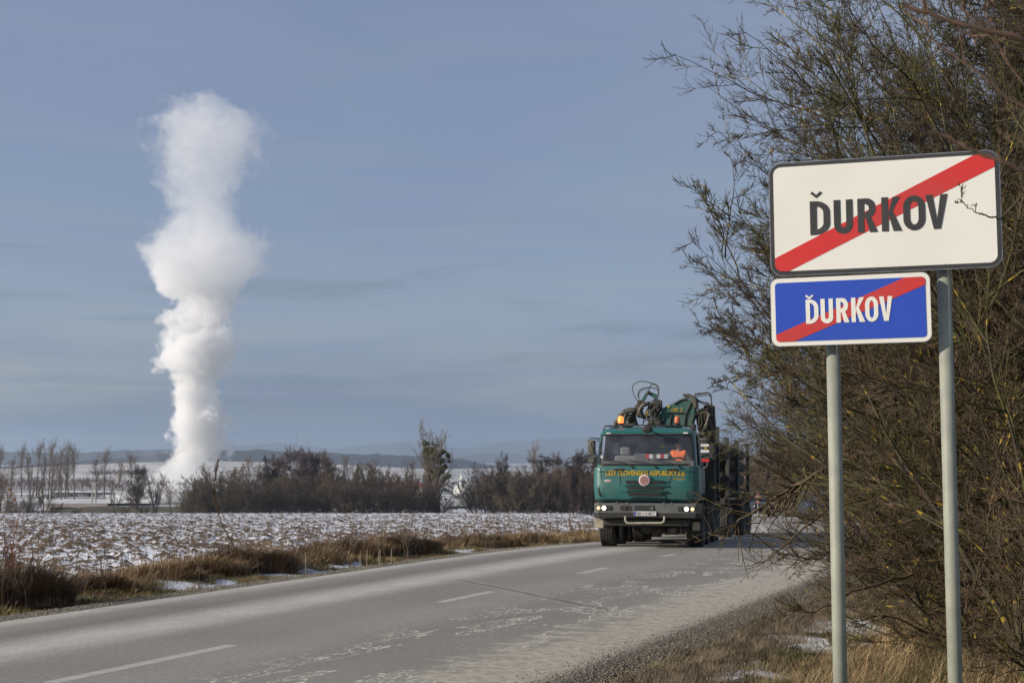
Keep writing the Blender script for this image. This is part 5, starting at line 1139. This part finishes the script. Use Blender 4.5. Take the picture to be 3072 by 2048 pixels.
# bumper
yb = -.17; zb0, zb1, zb2 = Z_(1132, yb), Z_(1096, yb), Z_(1015, yb)
xl, xr = X_(158, yb), X_(985, yb)+.03
def bump_poly(z0, z1, inset, name, mat):
    pl = [(xl+.0+inset, .35), (xl+inset, -.04), (xl+.10+inset, yb+inset*.5), (xr-.10-inset, yb+inset*.5), (xr-inset, -.04), (xr-inset, .35)]
    return MB().prism(pl, z0, z1, 'z').build(name, mat, TR, bevel=.015)
bump_poly(zb1, zb2, 0, 'bumper', mgry); bump_poly(zb0, zb1-.003, .012, 'bumper_lower', mblk)
yq = yb-.006
for c0, c1, c2, c3 in ((176, 308, 1036, 1076), (818, 968, 1040, 1080)): fpan(c0, c1, c2, c3, yq, 'headlight_housing', mblk, .02, .004)
for cx, cy, r_, mt in ((198, 1053, .042, mbeam2), (241, 1053, .046, mbeam), (283, 1055, .04, mblk), (848, 1062, .04, mblk), (887, 1062, .046, mbeam), (935, 1063, .042, mbeam2)):
    p = cr(cx, cy, yq); h = MB().lathe([(-.012, .001), (-.012, r_*.8), (-.004, r_)], 'y', (p.x, yq-.002, p.z), 20).build('headlight', mt, TR, True)
    MB().lathe([(-.006, r_), (-.014, r_*1.12), (0., r_*1.2)], 'y', (p.x, yq-.002, p.z), 20).build('lamp_ring', mchr if mt is not mblk else mgry, h)
    C.objects[-1].parent = h
fpan(368, 455, 1036, 1074, yq, 'tow_recess', mblk, .02); fpan(404, 414, 1040, 1070, yq-.02, 'tow_pin', mrust, .03); fpan(375, 450, 1065, 1070, yq-.01, 'tow_plate', mrust, .01)
fpan(480, 635, 1034, 1078, yq, 'bumper_grille', mblk, .02); p = cr(618, 1058, yq); MB().lathe([(0, .001), (0, .035), (.02, .04)], 'y', (p.x, yq-.02, p.z), 16).build('fog_lamp', mgry, TR)
for c in (330, 415, 700, 760): fpan(c, c+18, 1008, 1022, yb-.01, 'bumper_lug', mgry, .05)
# number plate
pl_ = fpan(474, 648, 1079, 1115, yb-.03, 'number_plate', mwht, .01); MB().box(X_(476, yb-.03), X_(489, yb-.03), yb-.034, yb-.031, Z_(1113, yb-.03), Z_(1081, yb-.03)).build('blue_band', pm('plate_blue', (.02, .06, .5)), pl_)
def ptext(name, s, cx0, cx1, cy0, cy1, y, mat, par):
    o = text(name, s, mat, par, 1., (0, 0, 0), None, .0, 1., .001, 'LEFT'); me = o.data; co = np.empty(len(me.vertices)*3); me.vertices.foreach_get('co', co); co = co.reshape(-1, 3)
    for ax, (A, B) in ((0, (X_(cx0, y), X_(cx1, y))), (2, (Z_(cy1, y), Z_(cy0, y)))): mn, mx_ = co[:, ax].min(), co[:, ax].max(); co[:, ax] = A+(co[:, ax]-mn)/(mx_-mn)*(B-A)
    co[:, 1] += y; me.vertices.foreach_set('co', co.ravel().astype(np.float32)); me.update(); return o
ptext('plate_text', 'BB', 496, 530, 1085, 1110, yb-.033, msk, pl_); ptext('plate_text', '154EC', 552, 640, 1085, 1110, yb-.033, msk, pl_); MB().prism([(X_(536, yb), Z_(1090, yb)), (X_(547, yb), Z_(1090, yb)), (X_(541.5, yb), Z_(1104, yb))], yb-.034, yb-.031).build('plate_crest', mredp, pl_)
# tow bar, mud flaps
MB().tube([tuple(cr(*p)) for p in ((408, 1118, -.2), (408, 1148, -.22), (414, 1163, -.23), (428, 1171, -.23), (690, 1171, -.23), (706, 1163, -.23), (714, 1148, -.22), (714, 1118, -.2))], .024, 8).build('step_bar', mcream, TR, True)
for c0, c1, c2, c3, y in ((168, 236, 1136, 1215, .15), (932, 990, 1160, 1225, .3)): fpan(c0, c1, c2, c3, y, 'mud_flap', mcream, .02, .01)
# undercarriage
m = MB().box(-.42, .42, .1, 7.3, .62, .92).box(-1.12, 1.12, .55, 2.2, .86, zb_); m.build('chassis', mdark, TR)
MB().box(-.95, .95, .0, .5, .52, .68).build('front_cross_member', mdark, TR, bevel=.03); MB().tube([(0, .3, .48), (0, 6.9, .48)], .15, 12).build('backbone_tube', mdark, TR, True)
MB().sphere((.1, 1.35, .45), .2, sq=(1.4, 1, .8)).build('differential', mrust, TR, True)
def wheel(x, y, w=.36, r=.56, name='wheel'):
    dz = .0; pr = [(-w/2, r*.6), (-w/2-.01, r*.8), (-w/2+.02, r*.95)]
    for i in range(5):
        a = -w/2+.03+(w-.06)*i/5; b_ = a+(w-.06)/5; pr += [(a, r), (b_-.02, r), (b_-.018, r-.016), (b_-.004, r-.016)]
    pr += [(w/2-.02, r*.95), (w/2+.01, r*.8), (w/2, r*.6)]
    o = MB().lathe(pr, 'x', (x, y, r), 40).build(name, mtyre, TR, False); s_ = 1 if x > 0 else -1
    MB().lathe([(s_*w*.5, r*.6), (s_*w*.3, r*.56), (s_*w*.25, r*.2), (s_*w*.45, r*.18), (s_*w*.45, .01)], 'x', (x, y, r), 24).build('rim', mgry, o, True); return o
for y in (1.35, 3.0):
    for x in (-1.01, 1.01): wheel(x, y); 
    MB().tube([(-1, y, .56), (1, y, .56)], .09, 10).build('axle', mdark, TR)
for y in (4.9, 6.2):
    for x in (-1.05, 1.05): wheel(x, y, .3); wheel(x-.33*(1 if x > 0 else -1), y, .3)
    MB().tube([(-1, y, .56), (1, y, .56)], .1, 10).build('axle', mdark, TR)
for sx in (-1, 1):
    MB().lathe([(-.2, .62), (.2, .62)], 'x', (sx*1.02, 1.35, .56), 24).v
    m = MB(); pts = [(1.35+.66*math.cos(R(a)), .56+.66*math.sin(R(a))) for a in range(0, 181, 15)]; ptsb = [(1.35+.69*math.cos(R(a)), .56+.69*math.sin(R(a))) for a in range(180, -1, -15)]
    m.prism(pts+ptsb, sx*.82, sx*1.22, 'x').build('mudguard', mblk, TR)
MB().box(.75, 1.22, 3.6, 4.2, .5, 1.0).build('fuel_tank', mdark, TR, bevel=.08); MB().box(-1.22, -.75, 3.6, 4.2, .5, 1.0).build('tool_box', mdark, TR, bevel=.05)
for y0, y1 in ((4.3, 6.9),): MB().box(-1.22, -.75, y0, y1, 1.16, 1.19).box(.75, 1.22, y0, y1, 1.16, 1.19).build('rear_mudguard', mblk, TR)
MB().box(.60, 1.12, 1.9, 2.6, .95, 2.3).build('air_filter', mdark, TR, bevel=.06); MB().tube([(.9, 2.05, .9), (.9, 2.05, 2.75), (.9, 2.2, 2.85)], .07, 10).build('exhaust', mdark, TR, True)
# mirrors
def mirror(sx, arm, boxes):
    MB().tube([tuple(cr(*p)) for p in arm], .016, 6).build('mirror_arm', mgry, TR, True)
    for c0, c1, c2, c3, y, mt in boxes: fpan(c0, c1, c2, c3, y, 'mirror', mt, .13, .035)
mcam = pm('mud_spattered_black', (.035, .033, .028), (.16, .145, .11), 26, .7, lo=.45, hi=.55)
mirror(-1, [(205, 512, .2), (170, 508, .12), (130, 508, .08), (118, 525, .08), (116, 690, .08)], [(115, 170, 520, 640, .05, mcam), (115, 170, 650, 700, .05, mcam)]); MB().tube([tuple(cr(*p)) for p in ((205, 528, .2), (168, 535, .1), (160, 640, .1))], .012, 6).build('mirror_bracket', mgry, TR)
mirror(1, [(985, 512, .2), (1040, 512, .1), (1052, 525, .08), (1052, 720, .08), (1035, 738, .1), (1000, 738, .15)], [(1003, 1062, 515, 650, .05, mblk), (1006, 1066, 655, 694, .05, mblk)])
for a, b_, mt, y in ((552, 573, mwht, .045), (598, 620, mwht, .045), (668, 692, mredp, .045)): fpan(1000 if mt is mwht else 1006, 1066, a, b_, y, 'reflective_band', mt, .008)
fpan(1028, 1052, 579, 590, .045, 'yellow_sticker', myel, .006)
fpan(215, 232, 640, 665, .04, 'screen_sticker', mwht, .006)
# roof: rail, beacons, lamps, round sunshade device
MB().tube([tuple(cr(*p)) for p in ((235, 450, .6), (250, 412, .6), (560, 405, .55), (860, 412, .6), (955, 425, .6), (962, 450, .6))], .018, 6).tube([tuple(cr(*p)) for p in ((290, 425, .62), (850, 420, .62))], .012, 5).build('roof_rail', mblk, TR)
for c in (292, 430, 640, 850, 880): MB().tube([tuple(cr(c, 440, .6)), tuple(cr(c, 410, .6))], .011, 5).build('rail_stay', mblk, TR)
for cx, mt in ((372, mbeac), (816, mlamp)):
    p = cr(cx, 400, .65); q = MB().lathe([(0, .075), (.05, .07), (.05, .06)], 'z', tuple(p-Vector((0, 0, .02))), 18, True).build('beacon_base', mblk, TR, True)
    MB().lathe([(.04, .066), (.12, .068), (.17, .058), (.195, .03), (.2, .001)], 'z', tuple(p), 18).build('beacon', mt, TR, True)
for cx in (278, 884): fpan(cx-19, cx+19, 461, 474, .14, 'marker_lamp', mwht, .04, .012)
p = cr(580, 437, -.16); MB().sphere(tuple(p), .13, sq=(1, .35, .62)).tube([tuple(p), tuple(cr(600, 445, .2))], .02, 6).build('front_mirror', mblk, TR, True)
# crane
def plate(pts, y, th, name, mat, bev=.01): return MB().prism([tuple(cr(a, b_, y))[::2] for a, b_ in pts], y, y+th).build(name, mat, TR, bevel=bev)
yc = 2.35
plate([(645, 410), (700, 270), (870, 185), (960, 230), (955, 330), (930, 415)], yc, .38, 'crane_boom', gcrane, .03)
plate([(590, 412), (660, 330), (700, 300), (650, 412)], yc-.05, .25, 'boom_arm', gcrane, .02)
plate([(850, 160), (905, 158), (945, 172), (968, 215), (968, 278), (948, 262), (915, 195), (860, 175)], yc-.1, .55, 'boom_cap', mrust, .02)
for pts in ([(790, 240), (840, 208), (880, 200)], [(925, 225), (880, 320), (870, 410)], [(745, 308), (900, 310)], [(715, 340), (690, 405)], [(770, 325), (755, 405)]): MB().tube([tuple(cr(a, b_, yc-.02)) for a, b_ in pts], .018, 5).build('boom_seam', mdark, TR)
def yt(name, s, cx0, cx1, cy0, cy1, y): return ptext(name, s, cx0, cx1, cy0, cy1, y, myel, TR)
yt('boom_number', '180 Z', 776, 866, 270, 300, yc-.012); plate([(735, 250), (748, 247), (757, 265), (742, 270)], yc-.03, .01, 'yellow_mark', myel, 0)
rgk = random.Random(4)
def hose(pts, y, r=.017, mat=None, name='hose'):
    P = [cr(a, b_, y+rgk.uniform(-.06, .06)) for a, b_ in pts]; Q = []
    for i in range(len(P)-1):
        p0, p1, p2, p3 = P[max(i-1, 0)], P[i], P[i+1], P[min(i+2, len(P)-1)]
        for k_ in range(5):
            t_ = k_/5; Q.append(.5*((2*p1)+(p2-p0)*t_+(2*p0-5*p1+4*p2-p3)*t_*t_+(3*p1-p0-3*p2+p3)*t_**3))
    Q.append(P[-1]); return MB().tube([tuple(q) for q in Q], r, 6).build(name, mat or mhose, TR, True)
hose([(508, 215), (478, 175), (463, 120), (480, 80), (530, 63), (590, 68), (640, 90), (667, 120), (668, 165)], yc, .012); hose([(520, 200), (505, 170), (520, 130), (560, 112), (620, 110), (660, 130), (670, 170)], yc, .012); hose([(595, 130), (610, 90), (640, 80), (665, 105), (668, 150), (655, 190)], yc, .012); hose([(512, 190), (520, 145), (570, 120), (600, 118)], yc, .01)
for pts in ([(640, 200), (600, 240), (560, 330), (545, 400)], [(660, 200), (690, 240), (690, 290), (640, 340), (590, 400)], [(650, 210), (620, 260), (640, 330), (600, 400)], [(600, 230), (590, 290), (620, 350)], [(670, 215), (640, 260), (580, 310), (560, 380)], [(690, 285), (740, 300), (780, 340), (800, 390)], [(690, 295), (725, 330), (730, 380), (780, 400)], [(700, 290), (760, 320), (790, 360)], [(840, 290), (880, 320), (950, 330), (1010, 330)], [(830, 280), (870, 330), (940, 350), (1000, 345)], [(950, 160), (1040, 150), (1075, 165), (1085, 240)], [(955, 180), (1060, 168), (1080, 200)], [(960, 200), (1000, 230), (1080, 250)], [(965, 190), (990, 215), (1070, 235)]):
    hose(pts, yc+.1, .014)
for i in range(12): hose([(960+rgk.uniform(0, 90), 270+rgk.uniform(0, 60)), (980+rgk.uniform(0, 70), 340+rgk.uniform(-20, 20)), (1030+rgk.uniform(-50, 30), 400), (975+rgk.uniform(0, 60), 440+rgk.uniform(0, 50))], yc+rgk.uniform(-.1, .3), .013)
hose([(1010, 480), (1060, 330), (1040, 300)], yc, .016, mcream)
for i in range(16): hose([(585+rgk.uniform(0, 110), 215+rgk.uniform(0, 50)), (590+rgk.uniform(0, 90), 290+rgk.uniform(-20, 30)), (560+rgk.uniform(0, 110), 345+rgk.uniform(-20, 20)), (560+rgk.uniform(0, 140), 405)], yc+rgk.uniform(-.15, .2), rgk.uniform(.012, .024))
for i in range(10): hose([(1000+rgk.uniform(0, 90), 270+rgk.uniform(0, 60)), (1010+rgk.uniform(0, 90), 360+rgk.uniform(-20, 20)), (1060+rgk.uniform(-60, 40), 440), (1020+rgk.uniform(0, 60), 500+rgk.uniform(0, 50))], yc+rgk.uniform(.1, .5), rgk.uniform(.012, .03))
plate([(955, 300), (1010, 270), (1100, 280), (1110, 420), (1060, 520), (975, 440)], yc+.35, .5, 'control_block', mdark)
# telescopic link and rotator
plate([(535, 200), (570, 138), (592, 148), (560, 212)], yc, .08, 'link_arm', gcrane); plate([(575, 135), (655, 162), (668, 185), (640, 200), (590, 165)], yc+.02, .1, 'link_head', gcrane)
p = cr(585, 148, yc-.02); MB().lathe([(0, .001), (0, .05), (.14, .05)], 'y', tuple(p), 14).build('pivot_pin', mrust, TR, True)
plate([(500, 210), (545, 205), (575, 235), (545, 262), (500, 240)], yc, .2, 'rotator', mrust); plate([(485, 245), (520, 235), (545, 275), (500, 305), (470, 285)], yc, .22, 'rotator_body', mrust)
plate([(640, 195), (690, 210), (695, 270), (660, 330), (610, 330), (600, 270)], yc+.05, .2, 'valve_block', mdark); plate([(560, 300), (585, 290), (590, 330), (568, 345)], yc-.02, .08, 'yellow_cap', myel)
def claw(pts, w, y, name='grapple_claw'): 
    P = [cr(a, b_, y) for a, b_ in pts]; return MB().tube([tuple(q) for q in P], w, 6).build(name, mrust, TR, True)
claw([(500, 300), (450, 288), (400, 300), (360, 340), (335, 395), (325, 410)], [.09, .08, .07, .06, .045, .02], yc); claw([(500, 300), (470, 330), (490, 390), (510, 410)], [.08, .07, .05, .03], yc+.1)
claw([(420, 310), (400, 350), (395, 385), (410, 405), (460, 405), (490, 385)], [.05, .05, .06, .06, .05, .03], yc-.1); claw([(540, 270), (520, 310), (540, 340), (570, 330)], [.05, .04, .05, .05], yc)
claw([(600, 230), (545, 250), (515, 290), (530, 330), (560, 350)], [.05, .055, .05, .045, .03], yc-.05, 'grapple_arm')
MB().sphere(tuple(cr(405, 300, yc)), .07).sphere(tuple(cr(520, 315, yc)), .1).sphere(tuple(cr(450, 355, yc+.1)), .12).build('grapple_joint', mdark, TR, True)
# crane column, seat frame and stanchions
ys_ = 3.0
MB().box(X_(1030, ys_), X_(1115, ys_), ys_-.2, ys_+.2, 1.0, Z_(255, ys_)).build('crane_column', mdark, TR, bevel=.04); MB().box(-.7, .7, ys_-.25, ys_+.25, .9, 1.5).build('crane_base', mdark, TR, bevel=.05)
MB().tube([tuple(cr(*p)) for p in ((955, 300, yc+.3), (955, 165, yc+.3), (1060, 150, yc+.3), (1078, 170, yc+.3), (1092, 330, yc+.3))], .02, 6).build('operator_rail', mgry, TR)
mstn = pm('stanchion_steel', (.06, .065, .055), (.045, .05, .045), 4, .6, .2)
for y in (3.6, 5.2, 6.9):
    for sx in (-1.15, 1.15): MB().box(sx-.05, sx+.05, y-.06, y+.06, 1.0, 3.05).build('stanchion', mstn, TR)
    MB().box(-1.2, 1.2, y-.07, y+.07, 1.0, 1.14).build('bolster', mdark, TR)
MB().box(-1.15, 1.15, 3.35, 3.42, 1.1, 2.7).build('headboard', mdark, TR)
# log trailer hitched behind the lorry
hx = TM @ Vector((0, 7.9, 0)); LZ = R(-16.5); LD = Vector((-math.sin(LZ), math.cos(LZ), 0)); lo = hx+LD*1.0
LM = Matrix.Translation((lo.x, lo.y, float(base(lo.y+2)))) @ Matrix.Rotation(LZ, 4, 'Z') @ Matrix.Rotation(-.026, 4, 'X')
LR = empty('log_trailer', lo, 0, 'log trailer hitched behind the green timber lorry, in its shadow', 'trailer'); LR.matrix_world = LM
MB().box(-.4, .4, -.3, 5.2, .75, 1.0).build('frame', mdark, LR); MB().tube([(0, -1.6, .7), (0, 0, .85)], .07, 8).build('drawbar', mdark, LR)
for y in (.6, 3.6, 4.8):
    for x in (-1.02, 1.02): o = wheel(x, y, .42, .53); o.parent = LR
    MB().tube([(-1, y, .53), (1, y, .53)], .08, 8).build('axle', mdark, LR); MB().box(.78, 1.26, y-.5, y+.5, 1.12, 1.15).box(-1.26, -.78, y-.5, y+.5, 1.12, 1.15).build('mudguard', mblk, LR)
for y in (0.1, 2.2, 4.7):
    for sx in (-1.2, 1.2): MB().box(sx-.05, sx+.05, y-.06, y+.06, 1.0, 2.9).build('stanchion', mstn, LR)
    MB().box(-1.25, 1.25, y-.07, y+.07, 1.0, 1.16).build('bolster', mdark, LR)
# logs: things of their own, carried by the lorry and its trailer
mlog = pm('dark_log_bark', (.07, .055, .04), (.035, .03, .024), 4, .9, bump=.5); mend = pm('log_end', (.4, .29, .17), (.3, .2, .12), 12, .8)
rl = random.Random(8); k_ = 0
for row in range(9):
    nn = 6 if row % 2 == 0 else 5
    if row >= 7: nn -= row-5
    for i in range(nn):
        r_ = rl.uniform(.155, .185); x = (i-(nn-1)/2)*.375+rl.uniform(-.02, .02); z = 1.34+row*.20+rl.uniform(-.01, .01)
        if row > 7: continue
        m = MB().tube([(0, 0, 0), (rl.uniform(-.03, .03), 1.8, rl.uniform(-.03, .03)), (0, 3.7+rl.uniform(-.3, .2), 0)], [r_, r_*.95, r_*.88], 10); o = m.build('log', mlog, None, True)
        o.matrix_world = TM @ Matrix.Translation((x, 3.75+rl.uniform(-.12, .12), z)); tag(o, 'dark bark covered log in the shaded load behind the lorry cab', 'log', 'logs loaded on the timber lorry'); k_ += 1
        c_ = o.copy(); C.objects.link(c_); c_.matrix_world = LM @ Matrix.Translation((x*1.04, .1+rl.uniform(-.25, .25), z)) @ Matrix.Diagonal((1, 1.25, 1, 1)); tag(c_, 'dark bark covered log in the load of the trailer behind the lorry', 'log', 'logs loaded on the trailer')
# driver
def skinned(name, pts, edges, rad, mat, parent=None, lv=2):
    me = bpy.data.meshes.new(name); me.from_pydata(pts, edges, []); o = link(name, me, mat, parent)
    sk = o.modifiers.new('skin', 'SKIN'); me.skin_vertices or None
    for i, r in enumerate(rad): o.data.skin_vertices[0].data[i].radius = (r, r) if not isinstance(r, tuple) else r
    o.data.skin_vertices[0].data[0].use_root = True
    sb = o.modifiers.new('sub', 'SUBSURF'); sb.levels = lv; sb.render_levels = lv
    dg = bpy.context.evaluated_depsgraph_get(); m2 = bpy.data.meshes.new_from_object(o.evaluated_get(dg)); o.modifiers.clear(); o.data = m2
    m2.polygons.foreach_set('use_smooth', [True]*len(m2.polygons)); return o
dx = X_(828, .5, 600); zh = Z_(566, .5, 828)
mskin = pm('skin', (.45, .24, .16), (.38, .2, .13), 20, .6); mslv = pm('dark_green_jacket', (.035, .05, .03), (.05, .06, .04), 12, .85)
PR = empty('person', (0, 0, 0), 0, 'lorry driver in dark cap and orange vest with both hands on the steering wheel', 'person'); PR.matrix_world = TM @ Matrix.Translation((dx, .5, zh-.60))
# local: origin at seat, head centre at z .62
body = skinned('body', [(0, .08, 0), (0, .05, .18), (0, .03, .34), (0, .01, .45), (0, 0, .53), (0, -.015, .62), (0, -.02, .70), (.19, .03, .40), (.27, -.08, .2), (.17, -.30, .16), (.14, -.38, .19), (-.19, .03, .40), (-.27, -.08, .2), (-.17, -.30, .16), (-.14, -.38, .19), (.12, -.3, -.02), (-.12, -.3, -.02)],
    [(0, 1), (1, 2), (2, 3), (3, 4), (4, 5), (5, 6), (2, 7), (7, 8), (8, 9), (9, 10), (2, 11), (11, 12), (12, 13), (13, 14), (0, 15), (0, 16)], [(.17, .12), (.17, .12), (.17, .11), (.07, .07), (.055, .06), (.078, .095), (.06, .08), .075, .055, .042, .035, .075, .055, .042, .035, .08, .08], mskin, PR)
MB().sphere((0, -.105, .60), .02, 6, (1, 1.2, 1.3)).sphere((-.03, -.1, .63), .011, 6).sphere((.03, -.1, .63), .011, 6).sphere((.08, -.01, .62), .022, 6, (.5, 1, 1.4)).sphere((-.08, -.01, .62), .022, 6, (.5, 1, 1.4)).build('face_features', mskin, PR, True)
MB().lathe([(.0, .098), (.04, .1), (.08, .085), (.105, .05), (.112, .001)], 'z', (0, -.01, .655), 18).box(-.07, .07, -.17, -.08, .655, .668).build('cap', mblk, PR, True)
skinned('jacket', [(0, .08, 0), (0, .05, .18), (0, .03, .34), (0, .01, .42), (.19, .03, .40), (.27, -.08, .2), (.18, -.28, .16), (-.19, .03, .40), (-.27, -.08, .2), (-.18, -.28, .16)], [(0, 1), (1, 2), (2, 3), (2, 4), (4, 5), (5, 6), (2, 7), (7, 8), (8, 9)], [(.185, .135), (.185, .135), (.18, .12), (.075, .075), .087, .066, .052, .087, .066, .052], mslv, PR)
skinned('orange_vest', [(0, .075, .02), (0, .045, .20), (0, .015, .37), (.11, .015, .425), (-.11, .015, .425), (.2, .02, .42), (-.2, .02, .42)], [(0, 1), (1, 2), (2, 3), (2, 4), (3, 5), (4, 6)], [(.20, .15), (.20, .15), (.19, .135), (.095, .095), (.095, .095), .093, .093], morg, PR)
for sx in (-1, 1):
    m = MB().sphere((sx*.14, -.40, .20), .042, 7, (.8, 1, 1.1))
    for f in range(4): m.tube([(sx*(.125+.0), -.42, .225-.018*f), (sx*.115, -.452, .228-.018*f), (sx*.13, -.468, .222-.018*f)], [.01, .009, .007], 5)
    m.tube([(sx*.13, -.40, .235), (sx*.11, -.43, .25)], [.011, .008], 5); m.build('hand', mskin, PR, True)

# ------------------------------------------------------------------ cars and signs at the bend
mcar = pm('dark_blue_car_paint', (.03, .035, .05), None, 2, .25, .3, coat=.5); mcg = pm('car_glass', (.06, .07, .08), None, 2, .05, spec=.9)
def car(label, x, y, rz):
    z = float(base(y)); r = empty('car', (x, y, z+.02), rz, label, 'car', 'oncoming cars at the road bend')
    prof = [(-2.1, .3), (-2.1, .75), (-1.95, .85), (-1.0, .98), (-.35, 1.42), (.9, 1.45), (1.6, 1.05), (2.0, .98), (2.1, .7), (2.1, .3)]
    MB().prism([(a, b_) for a, b_ in prof], -.85, .85, 'x').build('body', mcar, r, bevel=.07)
    MB().prism([(-.95, .99), (-.38, 1.38), (-.34, 1.36), (-.86, .97)], -.72, .72, 'x', Matrix.Translation((0, -.03, .012))).build('windscreen', mcg, r)
    for sx in (-1, 1):
        MB().prism([(-.8, .98), (-.3, 1.36), (.85, 1.38), (1.35, 1.02)], sx*.86-.01, sx*.86+.01, 'x').build('side_window', mcg, r)
        MB().sphere((sx*.62, -2.06, .66), .07, 8, (1.2, .6, .8)).build('headlight', mcarl, r, True)
        for yy in (-1.3, 1.3): MB().lathe([(-.1, .2), (-.1, .31), (.1, .31), (.1, .2)], 'x', (sx*.78, yy, .31), 20).build('wheel', mtyre, r, True)
    return r
car('dark car with lit headlights on the road bend, just left of the left signpost', (2452-1536)/F*72, 72, R(-4))
car('second dark car with one lit headlight emerging behind the trailer', (2240-1536)/F*88, 88, R(22))
r = empty('warning_signpost', ((2269-1536)/F*78, 78, float(base(78))-.1), 0, 'two small red and white triangular warning signs stacked on one post beside the bend', 'road sign')
zz0 = r.location.z; MB().tube([(0, 0, 0), (0, 0, CH+(1380-1474)/F*78-zz0)], .035, 8).build('post', mpost, r)
for v0, v1 in ((1474, 1491), (1495, 1508)):
    z1, z0 = CH+(1380-v0)/F*78-zz0, CH+(1380-v1)/F*78-zz0; h = (z1-z0); w2 = h*.62
    s_ = MB().prism([(-w2, z0), (w2, z0), (0, z1)], -.07, -.05).build('warning_triangle', msr, r); MB().prism([(-w2*.55, z0+h*.16), (w2*.55, z0+h*.16), (0, z1-h*.3)], -.08, -.071).build('triangle_face', msw, s_)

# ------------------------------------------------------------------ air
hz = MB().box(-9500, 9500, -300, 15600, -15.5, 262).build('haze', None)
m = bpy.data.materials.new('haze'); m.use_nodes = True; t = NT(m.node_tree); t.n.remove(m.node_tree.nodes['Principled BSDF'])
pv = t.node('ShaderNodeVolumePrincipled', {'Color': (.72, .86, 1., 1), 'Density': 1.0e-4, 'Anisotropy': .6}); t.l.new(pv.outputs[0], m.node_tree.nodes['Material Output'].inputs['Volume'])
hz.data.materials.append(m); tag(hz, kind='stuff'); hz['label'] = 'pale blue winter haze over the far valley and hills'; hz['category'] = 'haze'
